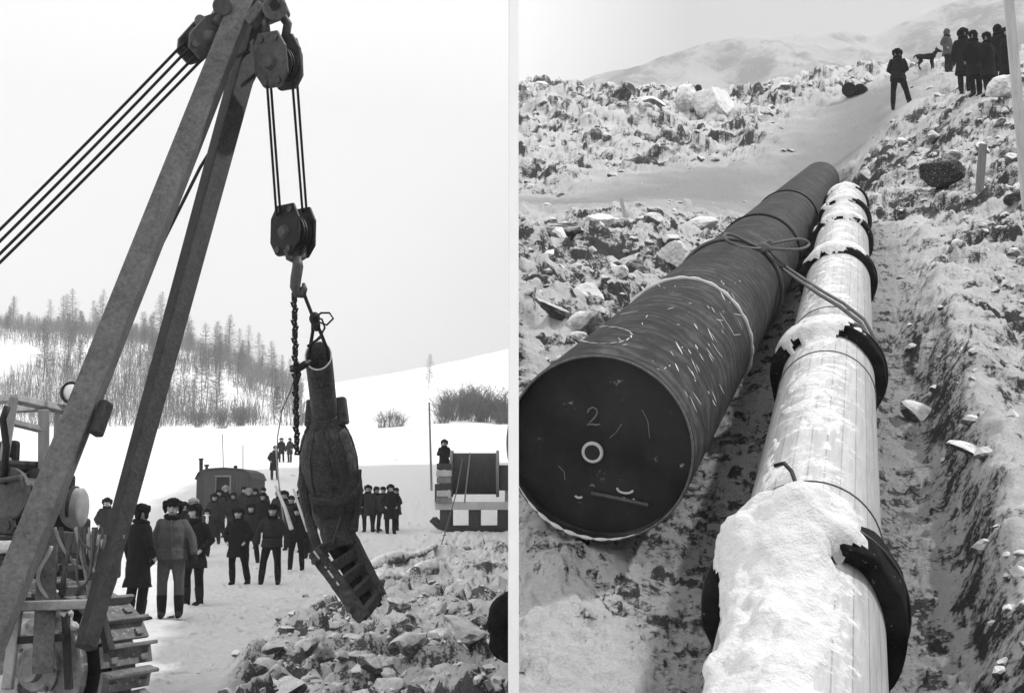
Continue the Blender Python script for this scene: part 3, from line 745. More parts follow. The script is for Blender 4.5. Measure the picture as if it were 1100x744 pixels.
# dog
def dog():
    p = hit(996, 80); s = 1.0
    o = thing('dog', (0, 0, 0), 'dark dog standing in profile on the slope in front of the grey jacketed person', 'dog', mat=Matrix.Translation(p) @ Matrix.Rotation(.1, 4, 'Z') @ Matrix.Scale(1.0, 4))
    T = wm(o); b = MB()
    b.limb([V((-.30, 0, .50)), V((-.12, 0, .50)), V((.08, 0, .51)), V((.25, 0, .54))], [.10, .095, .125, .115], 12)
    b.limb([V((.26, 0, .57)), V((.36, 0, .68)), V((.42, 0, .75))], [.09, .075, .07])
    b.limb([V((.43, 0, .77)), V((.52, 0, .75)), V((.60, 0, .725))], [.075, .05, .035])
    for sy in (-1, 1):
        b.limb([V((.40, sy * .05, .82)), V((.385, sy * .06, .89))], [.028, .012], 8)
        b.limb([V((.22, sy * .07, .48)), V((.20, sy * .075, .33)), V((.225, sy * .07, .17)), V((.22, sy * .07, .03))], [.07, .045, .03, .026], 8)
        b.limb([V((.22, sy * .07, .025)), V((.27, sy * .07, .02))], [.028, .022], 8)
        k = .05 if sy > 0 else -.03
        b.limb([V((-.27, sy * .07, .48)), V((-.20 + k, sy * .08, .34)), V((-.33 + k, sy * .075, .20)), V((-.30 + k, sy * .07, .03))], [.085, .055, .03, .026], 8)
        b.limb([V((-.30 + k, sy * .07, .025)), V((-.24 + k, sy * .07, .02))], [.028, .022], 8)
    b.limb([V((-.37, 0, .55)), V((-.46, 0, .50)), V((-.52, 0, .42))], [.035, .03, .018], 8)
    b.v = [T @ q for q in b.v]; b.build('body', 'fur', o, smooth=True, remesh=.013)
dog()

# ------------------------------------------------------------------ pipelayer tractor
def tractor():
    a = rad(24); hv = V((math.cos(a), -math.sin(a), 0)); nv = V((math.sin(a), math.cos(a), 0)); zv = V((0, 0, 1))
    base = at(0, 744, 11); base.z = 0
    o = thing('pipelayer_tractor', base, 'tracked pipelayer tractor with open cab and tall two legged steel boom, snow on its tracks', 'tractor')
    # boom legs
    top = at(272, -6, 11.2)
    l1 = MB(); q1 = at(-20, 712, 8.9); p1 = at(270, -18, 11.0)
    l1.beam(q1, p1, .19, .19, rad(54)); l1.build('boom_leg', 'boom_steel', o, bevel=.012)
    e = MB()
    l2 = MB(); q2 = at(92, 696, 9.0); p2 = at(283, -5, 11.5)
    l2.beam(q2, p2, .185, .185, rad(30)); l2.v[:4] = [q2.lerp(v_, .62) for v_ in l2.v[:4]]; l2.build('boom_leg', 'boom_dark', o, bevel=.012)
    # weld plate on front leg and gusset high between the legs
    g = MB(); g.beam(q1.lerp(p1, .28) + V((.17, -.02, -.02)), q1.lerp(p1, .325) + V((.16, -.02, -.02)), .08, .10); g.build('leg_bracket', 'boom_dark', o, bevel=.02)
    g = MB(); g.beam(q2.lerp(p2, .87) + V((0, -.12, 0)), q2.lerp(p2, 1.0) + V((0, -.14, 0)), .17, .05, rad(30)); g.build('gusset_plate', 'boom_dark', o, bevel=.01)
    # boom head: cheeks, pin, lugs
    hd_ = MB(); c = at(278, -8, 10.9)
    hd_.box(c + V((.0, .25, .02)), (.34, .5, .26), Matrix.Rotation(rad(-22), 3, 'Y')); hd_.build('boom_head', 'boom_steel', o, bevel=.03)
    lg = MB(); lg.lathe(at(295, 9, 10.6), at(295, 9, 11.1), [(0, .105), (.5, .105)], 18); lg.beam(at(284, 6, 10.75), at(268, 26, 10.8), .12, .1); lg.build('head_lug', 'boom_steel', o, bevel=.015)
    pn = MB(); pn.lathe(at(295, 5, 10.52), at(295, 5, 11.2), [(0, .045), (.66, .045)], 14); pn.build('pin', 'steel_dark', o, bevel=.008)
    lg = MB(); lg.lathe(at(239, 7, 10.7), at(239, 7, 11.1), [(0, .085), (.4, .085)], 16); lg.beam(at(240, 8, 10.95), at(262, -4, 11.0), .10, .12); lg.build('head_lug', 'steel_mid', o, bevel=.015)
    # crossbeam between the legs
    cb = MB(); cb.beam(at(50, 582, 9.62), at(124, 589, 9.72), .16, .16, .2); cb.build('crossbeam', 'boom_steel', o, bevel=.01)
    post = MB(); post.beam(at(51, 588, 9.55), at(46, 720, 9.05), .14, .10); post.build('support_post', 'boom_steel', o, bevel=.01)
    # hoses hanging over the crossbeam
    for k in range(11):
        x0 = R.uniform(62, 105); x1 = min(128, x0 + R.uniform(10, 40)); dp = R.uniform(25, 75); pts = []
        yy = R.uniform(9.32, 9.5)
        for i in range(15):
            t = i / 14; pts.append(at(x0 + (x1 - x0) * t + 5 * math.sin(6 * t + k), 568 + 8 * t + dp * 4 * t * (1 - t) * (1 + .3 * math.sin(k)) - 2, yy + .07 * math.sin(3 * t + k)))
        h = MB(); h.tube(pts, R.choice((.009, .012, .015)), 7); h.build('hose', 'rubber' if k % 5 else 'hose_pale', o, smooth=True)
    for k, (x0, y0, x1, y1) in enumerate(((108, 570, 92, 740), (114, 578, 96, 742), (60, 585, 66, 650))):
        pts = [at(x0 + (x1 - x0) * t + 9 * math.sin(5 * t + k), y0 + (y1 - y0) * t, 9.75 - .1 * k) for t in (i / 16 for i in range(17))]
        pts = [p + V((0, -.25, 0)) for p in pts]
        h = MB(); h.tube(pts, .014, 7); h.build('hose', 'hose_pale', o, smooth=True)
    # tracks: near track, and the far one
    def track(C, L, r, w, first=None):
        path = []; n1 = 11
        for i in range(n1): path.append((C + hv * 0 - hv * L * (1 - i / n1) + zv * r, zv))
        for i in range(9): t = math.pi / 2 - math.pi * i / 9; path.append((C + hv * r * math.cos(t) + zv * r * math.sin(t), hv * math.cos(t) + zv * math.sin(t)))
        for i in range(n1): path.append((C - hv * L * (i / n1) - zv * r, -zv))
        for i in range(9): t = -math.pi / 2 - math.pi * i / 9; path.append((C - hv * L + hv * r * math.cos(t) + zv * r * math.sin(t), hv * math.cos(t) + zv * math.sin(t)))
        proto = None
        for q, nn in path:
            tt = nv.cross(nn)
            mat = Matrix((nv, tt, nn)).transposed().to_4x4(); mat.translation = q
            if proto is None:
                m = MB(); m.box((0, 0, 0), (w, .150, .03)); m.box((0, -.060, .05), (w * .98, .028, .075)); m.box((-w * .3, .03, .02), (.07, .05, .03)); m.box((w * .3, .03, .02), (.07, .05, .03)); m.box((0, .05, -.035), (w * .4, .14, .045))
                proto = m.build('track_shoe', 'track', None, bevel=.006); oo = proto; oo.parent = o
            else:
                oo = proto.copy(); COL.objects.link(oo)
            oo.matrix_basis = wm(o).inverted() @ mat
        for k in range(5):
            wv = MB(); cc = C - hv * L * k / 4 - zv * (0 if k in (0, 4) else r * .55); rr = r * .86 if k in (0, 4) else r * .38
            wv.lathe(cc - nv * w * .28, cc + nv * w * .28, [(0, rr * .5), (0, rr * .9), (w * .1, rr), (w * .46, rr), (w * .56, rr * .9), (w * .56, rr * .5)], 22); wv.build('idler_wheel' if k in (0, 4) else 'track_roller', 'engine', o)
        fr = MB(); fr.beam(C - nv * w * .32 - hv * (L + .1) + zv * .02, C - nv * w * .32 + hv * .12 + zv * .02, .10, .34); fr.build('track_frame', 'boom_dark', o, bevel=.015)
    C1 = at(78, 706, 9.75); C1.z = .57
    track(C1, 2.7, .5, .52)
    # caked snow on the track frame
    sp = MB(); pr = []
    for k in range(13): t = math.pi / 2 - math.pi * k / 12; pr.append(C1 + hv * .40 * math.cos(t) + zv * .40 * math.sin(t))
    for k in range(13): t = -math.pi / 2 - math.pi * k / 12; pr.append(C1 - hv * 2.7 + hv * .40 * math.cos(t) + zv * .40 * math.sin(t))
    sp.rings([[p - nv * .27 for p in pr], [p - nv * .34 for p in pr]]); sp.build('side_plate', 'frosted', o, bevel=.02)
    for (x0, y0, x1, y1, w0) in ((-20, 652, 112, 648, .07), (-20, 690, 70, 684, .05), (20, 640, 8, 740, .07), (104, 642, 118, 700, .06), (70, 650, 74, 740, .05)):
        f_ = MB(); f_.beam(at(x0, y0, 9.28), at(x1, y1, 9.2), w0, w0); f_.build('frame_member', 'boom_dark' if w0 < .065 else 'frosted', o, bevel=.008)
    for t in (.0, .95):
        hb_ = MB(); c_ = C1 - hv * t - nv * .34; hb_.lathe(c_, c_ - nv, [(0, .20), (.03, .20), (.05, .15), (.05, .09), (.10, .08), (.10, .01)], 24); hb_.build('hub', 'frosted', o)
        for k in range(8):
            q = 2 * math.pi * k / 8; b_ = MB(); cc = c_ + hv * .175 * math.cos(q) + zv * .175 * math.sin(q); b_.lathe(cc - nv * .02, cc - nv, [(0, .016), (.03, .016)], 6); b_.build('bolt', 'steel_mid', o)
    sn = MB(); Rz0 = Matrix.Rotation(-a, 3, 'Z')
    for k in range(90):
        t = R.random(); lowz = R.choice((-.42, -.35, -.25, -.1, .12, .30, .36)); pp = C1 - nv * (.33 + R.uniform(0, .05)) - hv * (t * 2.3 - .25) + zv * (lowz + R.uniform(-.06, .06)); q = R.uniform(.03, .09)
        sn.ell(pp, (q * 2.0, q * 1.1, q * .7), 10, 7, Rz0)
    for k in range(18):
        pp = C1 - nv * R.uniform(.0, .3) - hv * R.uniform(-.1, 1.4) + zv * R.uniform(.47, .53); q = R.uniform(.03, .06); sn.ell(pp, (q * 2.4, q * 1.6, q * .8), 10, 7, Rz0)
    so = sn.build('caked_snow', 'snow', o, smooth=True, remesh=.014)
    tx = bpy.data.textures.new('lumps', 'CLOUDS'); tx.noise_scale = .05; tx.noise_depth = 4
    dm = so.modifiers.new('lumps', 'DISPLACE'); dm.texture = tx; dm.strength = .07; dm.texture_coords = 'GLOBAL'
    # main body, radiator, engine, winch, tank
    Rz = Matrix.Rotation(-a, 3, 'Z')
    bd = MB(); bc = at(-30, 590, 11.6); bd.box(bc + V((0, 0, -.1)), (1.6, 1.2, .75), Rz); bd.build('chassis', 'engine', o, bevel=.03)
    en = MB(); ec = at(8, 548, 11.1); en.box(ec, (.75, .8, .62), Rz); en.box(ec + V((.05, -.05, .36)), (.5, .6, .10), Rz); en.build('engine_housing', 'engine', o, bevel=.03)
    for k in range(6):
        m = MB(); c = at(R.uniform(2, 45), R.uniform(520, 610), 10.55); m.lathe(c, c + V((.02, -.12, 0)), [(0, .06), (.08, .06), (.08, .03), (.12, .03)], 12); m.build('fitting', 'steel_mid', o)
    for k in range(7):
        m = MB(); c = at(6 + k * 1.2, 566 + k * 5, 10.55); m.beam(c - V((.16, 0, 0)), c + V((.12, -.05, 0)), .03, .014, .5); m.build('louvre', 'steel_mid', o)
    for pts in (((0, 516), (22, 512), (30, 530), (28, 560), (40, 575)), ((2, 604), (30, 600), (58, 606), (66, 625)), ((48, 560), (55, 585), (70, 600), (84, 604))):
        m = MB(); m.tube([at(x, y, 10.45) for x, y in pts], .022, 8); m.build('oil_line', 'steel_mid', o, smooth=True)
    m = MB(); m.box(at(20, 628, 10.4), (.5, .3, .22)); m.build('tool_box', 'boom_dark', o, bevel=.02)
    w_ = MB(); c = at(18, 530, 10.6); w_.lathe(c - nv * .1, c + nv * .25, [(0, .12), (0, .21), (.04, .21), (.04, .13), (.30, .13), (.30, .21), (.35, .21), (.35, .12)], 20); w_.build('winch_drum', 'steel_mid', o)
    tk_ = MB(); tk_.lathe(at(40, 544, 11.3), at(92, 546, 11.3), [(0, .06), (.01, .15), (.03, .175), (.38, .175), (.40, .15), (.41, .06)], 26); tk_.build('fuel_tank', 'tank', o, smooth=True)
    st = MB()
    for t in (.1, .3): st.lathe(at(40, 544, 11.3) + V((t, 0, 0)), at(92, 546, 11.3) + V((t, 0, 0)), [(0, .18), (.03, .18)], 26)
    st.build('tank_strap', 'steel_mid', o)
    dk = MB(); dk.beam(at(-20, 612, 10.7), at(62, 610, 10.4), .5, .06); dk.build('deck_plate', 'steel_mid', o, bevel=.01)
    dk = MB(); dk.beam(at(-10, 588, 10.6), at(30, 586, 10.5), .3, .10); dk.build('deck_snow', 'snow', o, bevel=.03)
    bl = MB(); bl.box(at(108, 604, 10.9), (.28, .25, .26)); bl.build('battery_box', 'boom_dark', o, bevel=.02)
    pl = MB(); pl.beam(at(58, 622, 10.3), at(104, 640, 10.3), .3, .05); pl.build('step_plate', 'steel_mid', o, bevel=.01)
    # cab: open frame of weathered bars
    def bar(x0, y0, Y0, x1, y1, Y1, w=.075, m='cab_frame'):
        f = MB(); f.beam(at(x0, y0, Y0), at(x1, y1, Y1), w, w * .8, .3); f.build('cab_bar', m, o, bevel=.006)
    bar(15, 428, 10.8, 73, 441, 11.3); bar(73, 437, 11.3, 66, 522, 11.3); bar(47, 440, 11.0, 47, 512, 11.0, .09); bar(15, 426, 10.8, 3, 500, 10.8)
    bar(11, 453, 10.85, 52, 463, 11.02, .06); bar(-2, 494, 10.8, 62, 514, 11.2, .09); bar(14, 440, 11.4, 56, 438, 11.7, .06); bar(-40, 432, 11.6, 15, 428, 10.8); bar(14, 428, 10.8, 62, 437, 11.9, .06)
    bar(62, 441, 11.9, 60, 515, 11.9, .06)
    cp_ = MB(); cp_.beam(at(-5, 514, 10.9), at(62, 524, 11.25), .06, .16); cp_.build('cab_sill', 'engine', o, bevel=.01)
    st_ = MB(); st_.tube([at(8, 436, 10.5), at(3, 450, 10.5), at(7, 480, 10.5), at(3, 520, 10.5)], .03, 8); st_.build('exhaust_stack', 'steel_dark', o, smooth=True)
    sw = MB(); sw.box(at(10, 487, 10.9), (.16, .1, .22)); sw.build('seat_back', 'engine', o, bevel=.03)
    # head lamp on the cab corner
    lc = at(76, 422, 11.25); ld = V((.72, -.66, .05)).normalized()
    lm = MB(); lm.lathe(lc - ld * .09, lc + ld, [(0, .02), (.01, .05), (.05, .085), (.10, .10), (.115, .10), (.115, .088), (.08, .07)], 22, cap=True); hl = lm.build('headlamp', 'steel_dark', o, smooth=True)
    ln_ = MB(); ln_.lathe(lc + ld * .012, lc + ld, [(0, .084), (.008, .07), (.014, .03)], 22); ln_.build('lens', 'glass_lamp', hl, smooth=True)
    bk = MB(); bk.tube([lc - V((0, 0, .09)), lc - V((0, 0, .16))], .018, 8); bk.build('lamp_bracket', 'steel_dark', o)
tractor()

# ------------------------------------------------------------------ pulley blocks, cables, hook
def cheek(mb, c, u, v, n, w, h, off, th):
    pts = [(-.30, .5), (.30, .5), (.5, .25), (.5, -.22), (.30, -.46), (.22, -.5), (-.26, -.5), (-.5, -.28), (-.5, .22)]
    A_ = [c + u * x * w + v * y * h + n * (off - th / 2) for x, y in pts]; B_ = [p + n * th for p in A_]
    mb.rings([A_, B_])
def block(name, label, c, u, v, n, w, h, th, mat):
    o = thing(name, c, label, 'pulley block', 'pulley blocks of the boom tackle')
    for off in (-th / 2, th / 2):
        m = MB(); cheek(m, c, u, v, n, w, h, off, .03); ck = m.build('cheek_plate', mat, o, bevel=.008)
        for x, y in ((-.22, .38), (.22, .38), (-.2, -.38), (.2, -.38)):
            bo = MB(); q = c + u * x * w + v * y * h + n * (off + (.012 if off > 0 else -.012)); bo.lathe(q - n * .02, q + n * .02, [(0, .03), (.04, .03)], 8)
            bo.build('bolt', 'steel_mid', ck)
    for k in (-1, 1):
        s_ = MB(); r = w * .46; cc = c - v * h * .04 + n * (k * th * .22)
        t0 = th * .36; s_.lathe(cc - n * t0 / 2, cc + n * t0 / 2, [(0, r), (.015, r), (t0 * .35, r * .86), (t0 * .65, r * .86), (t0 - .015, r), (t0, r)], 26); s_.build('sheave', 'steel_dark', o, smooth=False)
    ax = MB(); cc = c - v * h * .04; ax.lathe(cc - n * (th * .5 + .05), cc + n * (th * .5 + .05), [(0, .045), (.03, .07), (.03 + .01, .07), (th + .06, .07), (th + .1, .045)], 16); ax.build('axle', 'steel_mid', o)
    return o
Z_ = V((0, 0, 1))
# upper block
c = at(299, 66, 10.8); nn = V((-.42, -.88, -.2)).normalized(); uu = Z_.cross(nn).normalized() * -1; uu = nn.cross(Z_).normalized(); vv = uu.cross(nn).normalized(); vv = vv if vv.z > 0 else -vv
ub = block('upper_pulley_block', 'upper pulley block hanging from the boom head on the right side', c, uu, vv, nn, .33, .47, .22, 'steel_mid')
m = MB(); m.tube([at(290, 14, 10.8), at(285, 24, 10.75), at(287, 40, 10.75)], .035, 8); m.build('shackle', 'steel_mid', ub, smooth=True)
m = MB(); m.tube([at(301, 14, 10.8), at(309, 26, 10.85), at(306, 44, 10.85)], .04, 8); m.build('shackle', 'steel_mid', ub, smooth=True)
m = MB(); m.tube([at(315, 42, 10.95), at(321, 60, 11.0), at(322, 80, 11.0), at(312, 92, 11.0)], .035, 8); m.build('rope_guard', 'steel_dark', ub, smooth=True)
# left block, pulled towards the tractor
c = at(219, 42, 10.8); vv = (at(238, 20, 10.9) - at(201, 62, 10.7)).normalized(); nn = V((.52, -.80, -.25)); nn = (nn - vv * nn.dot(vv)).normalized(); uu = vv.cross(nn)
lb = block('luffing_pulley_block', 'pulley block at the left of the boom head, pulled over by four taut cables', c, uu, vv, nn, .28, .46, .20, 'steel_mid')
m = MB(); m.beam(at(228, 27, 10.75), at(241, 6, 10.85), .14, .08); m.build('shackle', 'steel_mid', lb, bevel=.02)
m = MB(); m.lathe(at(214, 22, 10.7), at(230, 28, 10.9), [(0, .05), (.26, .05)], 14); m.build('spacer', 'boom_steel', lb)
# hook block
c = at(315, 249, 11.6); nn = V((-.60, -.79, 0)).normalized(); uu = nn.cross(Z_).normalized(); vv = Z_.copy()
hb = block('hook_block', 'dark lower pulley block with a hook, hanging on the hoist cables', c, uu, vv, nn, .36, .47, .20, 'steel_dark')
m = MB(); m.tube([at(308, 268, 11.5), at(310, 277, 11.5), at(318, 281, 11.5), at(326, 276, 11.55), at(327, 264, 11.6)], .028, 8); m.build('hook_yoke', 'steel_mid', hb, smooth=True)
m = MB(); m.tube([at(319, 276, 11.5), at(320, 286, 11.5), at(318, 298, 11.5), at(317, 308, 11.5), at(320, 316, 11.5), at(325, 317, 11.5), at(327, 310, 11.5), at(326, 304, 11.5)], [.04, .05, .05, .048, .042, .036, .028, .014], 10); m.build('hook', 'steel_mid', hb, smooth=True)
g5 = 'hoist cables between the pulley blocks'
for (x0, y0, x1, y1, yo), lab in zip(((287, 92, 297, 232, -.06), (291, 92, 301.5, 234, -.03), (314, 88, 325, 228, .05), (319, 86, 329.5, 230, .08)),
        ('first hoist cable from the left, between the upper block and hook block', 'second hoist cable from the left, between the upper block and hook block', 'third hoist cable from the left, between the upper block and hook block', 'fourth and rightmost hoist cable, between the upper block and hook block')):
    m = MB(); m.tube([at(x0, y0, 10.8 + yo), at((x0 + x1) / 2, (y0 + y1) / 2, 11.2 + yo), at(x1, y1, 11.6 + yo)], .0115, 8); single(m, 'steel_cable', 'cable', lab, 'cable', g5)
g6 = 'luffing cables running down to the left'
for (x0, y0, x1, y1), lab in zip(((191, 53, -60, 305), (197, 58, -60, 318), (204, 66, -60, 331), (210, 71, -60, 340)),
        ('uppermost of the four taut cables slanting down left from the boom head', 'second from top of the four taut cables slanting down left from the boom head', 'third from top of the four taut cables slanting down left from the boom head', 'lowest of the four taut cables slanting down left from the boom head')):
    pts = [at(x0 + 7 + (x1 - x0 - 7) * t, y0 - 7 + (y1 - y0 + 7) * t + 5 * 4 * t * (1 - t) * .5, 10.7 - .2 * t) for t in (i / 10 for i in range(11))]
    m = MB(); m.tube(pts, .0135, 8); single(m, 'steel_cable', 'cable', lab, 'cable', g6)
m = MB(); m.tube([at(278, 74, 11.0), at(262, 105, 11.6), at(215, 180, 11.6), at(160, 290, 11.4), at(108, 395, 11.1), at(75, 470, 10.9), at(36, 532, 10.6)], .016, 8)
single(m, 'steel_cable', 'cable', 'single cable slanting behind the boom legs from the upper block to the winch', 'cable')

# slings
def sling():
    # chain-like left fall
    m = MB(); L = 56; p0, p1 = at(316, 309, 11.5), at(319, 487, 11.9)
    for k in range(L):
        q = p0.lerp(p1, k / L); q2 = p0.lerp(p1, (k + 1.15) / L); d = V((.012 * math.sin(k * 2.1), 0, 0)); sd = V((.016, 0, 0)) if k % 2 else V((0, .016, 0))
        m.tube([q + sd + d, q2 + sd * .9, q2 - sd * .9, q - sd + d], .0155, 6, closed=True)
    single(m, 'chain', 'cable', 'long dark chain hanging straight down from the hook beside the valve', 'chain', 'lifting slings on the hook', base=p1)
    m = MB()
    for k in (-1, 1): m.tube([at(324, 308, 11.5), at(329, 322, 11.5), at(336, 340, 11.5), at(340 + k * 4, 356, 11.6), at(342 + k * 9, 374, 11.75), at(342 + k * 11.5, 388, 11.85)], .016, 8)
    o = thing('wire_sling', at(342, 392, 11.8), 'doubled wire sling from hook to valve neck with a loose loop tied in it', 'sling', 'lifting slings on the hook')
    m.build('sling_leg', 'cable', o, smooth=True)
    lp = MB(); lp.tube([at(x, y, 11.45) for x, y in ((337, 342), (345, 336), (354, 336), (358, 342), (351, 349), (343, 346), (340, 338))], .010, 6)
    lp.tube([at(x, y, 11.5) for x, y in ((338, 340), (346, 343), (349, 352), (344, 361), (339, 366))], .010, 6); lp.tube([at(330, 372, 11.5), at(336, 368, 11.5), at(345, 362, 11.5)], .012, 6); lp.build('loose_loop', 'cable', o, smooth=True)
    kn = MB(); kn.ell(at(338, 342, 11.5), (.05, .045, .06)); kn.ell(at(340, 350, 11.5), (.035, .03, .05)); kn.build('knot', 'cable', o, smooth=True)
    m = MB(); m.tube([at(313, 394, 11.8), at(320, 396, 11.7), at(328, 391, 11.7), at(333, 388, 11.75)], [.02, .035, .035, .02], 8); m.tube([at(313, 398, 11.8), at(319, 392, 11.7), at(322, 402, 11.7), at(318, 412, 11.7)], .018, 6)
    single(m, 'rag_tie', 'cable', 'dark rag tied across the chain just left of the valve mouth', 'rag')
    m = MB(); m.tube([at(317, 404, 11.7), at(312, 420, 11.8), at(303, 440, 12.2), at(298, 470, 13), at(298, 500, 14)], .006, 5)
    single(m, 'guide_line', 'rope', 'thin guide line hanging from the rag tie towards the onlookers', 'line')
sling()

# ------------------------------------------------------------------ hanging valve
def valve():
    P0 = at(342, 382, 11.85); P1 = at(349, 446, 12.35); P2 = at(353, 492, 12.62); P3 = at(357, 530, 12.85); P4 = at(359, 560, 13.0)
    o = thing('gate_valve', at(360, 660, 12.9), 'heavy frosted iron gate valve with a short pipe neck hanging tilted from the hook', 'valve')
    d = (P0 - P1).normalized()
    def ring(c, t, r, n=28, bev=0):
        x = V((1, 0, 0)); x = (x - t * x.dot(t)).normalized(); y = t.cross(x)
        out = []
        for k in range(n):
            q = 2 * math.pi * k / n; p = c + (x * math.cos(q) + y * math.sin(q)) * r
            if bev: p += t * bev * (p - c).y / r
            out.append(p)
        return out
    f = 1 / 1400 * 12.2
    nk = MB(); r0 = .124
    nk.rings([ring(P1 + d * -.05, d, r0), ring(P1 + d * .1, d, r0), ring(P0 - d * .1, d, r0), ring(P0, d, r0, bev=.10), ring(P0, d, r0 - .012, bev=.10), ring(P0 - d * .25, d, r0 - .012), ], cap=True); nk.build('neck_pipe', 'iron_cast', o, smooth=True)
    rm = MB(); rp = ring(P0 + d * .002, d, r0 - .005, bev=.10); rm.tube(rp, .008, 6, closed=True); rm.build('frost_rim', 'frost', o, smooth=True)
    bd = MB(); axis = [(P1 + d * .02, .135), (P1 - d * .06, .15), (at(350, 462, 12.42), .20), (at(351, 474, 12.5), .245), (at(352, 486, 12.56), .268), (P2, .272), (at(354, 504, 12.7), .272), (at(355, 513, 12.75), .262), (at(356, 519, 12.78), .262), (at(356, 520, 12.79), .285), (at(357, 527, 12.83), .285), (at(357, 528, 12.84), .255), (at(358, 540, 12.9), .235), (at(358, 550, 12.94), .18), (at(359, 557, 12.98), .10)]
    dd = (P1 - P4).normalized(); bd.rings([ring(c_, dd, r_, 32) for c_, r_ in axis]); rough(bd.build('valve_body', 'iron_cast', o, smooth=True), .07, .035)
    rb = MB()
    for k in range(9):
        q = 2 * math.pi * k / 9; pts = []
        for c_, r_ in axis[1:9]: 
            R_ = ring(c_, dd, r_ + .004, 36); pts.append(R_[(k * 4) % 36])
        rb.tube(pts, .007, 6)
    rb.build('body_rib', 'iron_cast', o, smooth=True)
    for sx, py in ((-1, 444), (1, 441)):
        e = MB(); c_ = at(351 + sx * 17, py, 12.4); e.box(c_, (.09, .16, .26), Matrix.Rotation(rad(-8 if sx > 0 else 4), 3, 'Y')); e.build('lifting_lug', 'iron_cast', o, bevel=.02)
    # yoke arms
    y1 = MB(); y1.tube([at(327, 495, 12.6), at(325, 520, 12.65), at(331, 555, 12.7), at(340, 585, 12.7), at(350, 600, 12.7)], [.05, .05, .045, .05, .05], 8); rough(y1.build('yoke_arm', 'iron_cast', o, smooth=True), .05, .03)
    y1 = MB(); y1.tube([at(382, 505, 12.85), at(384, 530, 12.9), at(380, 560, 12.9), at(372, 585, 12.85)], [.055, .055, .05, .045], 8); rough(y1.build('yoke_arm', 'iron_cast', o, smooth=True), .05, .03)
    bn = MB(); bn.lathe(at(358, 545, 12.95), at(366, 592, 12.9), [(0, .24), (.1, .20), (.2, .17), (.34, .16), (.40, .16)], 20); rough(bn.build('bonnet', 'iron_cast', o, smooth=True), .06, .03)
    rod = MB(); rod.tube([at(366, 555, 12.68), at(357, 585, 12.66)], .012, 6); rod.build('stem', 'steel_mid', o)
    # lower ladder-like base frame
    a0, a1 = at(338, 592, 12.55), at(391, 664, 12.35); b0, b1 = at(374, 574, 12.95), at(408, 641, 12.75)
    for p, q in ((a0, a1), (b0, b1)):
        r_ = MB(); r_.beam(p, q, .075, .13, .2); rough(r_.build('base_rail', 'iron_cast', o), .05, .03, 4)
    for t in (.02, .28, .5, .72, .97):
        r_ = MB(); r_.beam(a0.lerp(a1, t), b0.lerp(b1, t), .06, .09, .1); rough(r_.build('base_rung', 'iron_cast', o), .05, .02, 3)
    for k in range(7):
        t = R.random() * .9; sn = MB(); sn.beam(a0.lerp(a1, t) + V((-.02, -.05, .03)), a0.lerp(a1, t + R.uniform(.03, .1)) + V((-.02, -.05, .03)), .012, R.uniform(.008, .02)); sn.build('frost_edge', 'frost', o, bevel=.004)
    pl = MB(); pl.beam(a0.lerp(b0, .5) + V((0, .12, 0)), a1.lerp(b1, .5) + V((0, .12, 0)), .28, .04); pl.build('base_plate', 'black', o)
    for t in (.15, .85):
        bt = MB(); c_ = a0.lerp(a1, t); bt.lathe(c_ + V((-.07, -.08, 0)), c_ + V((.05, .08, 0)), [(0, .03), (.2, .03)], 8); bt.build('bolt', 'steel_mid', o)
valve()

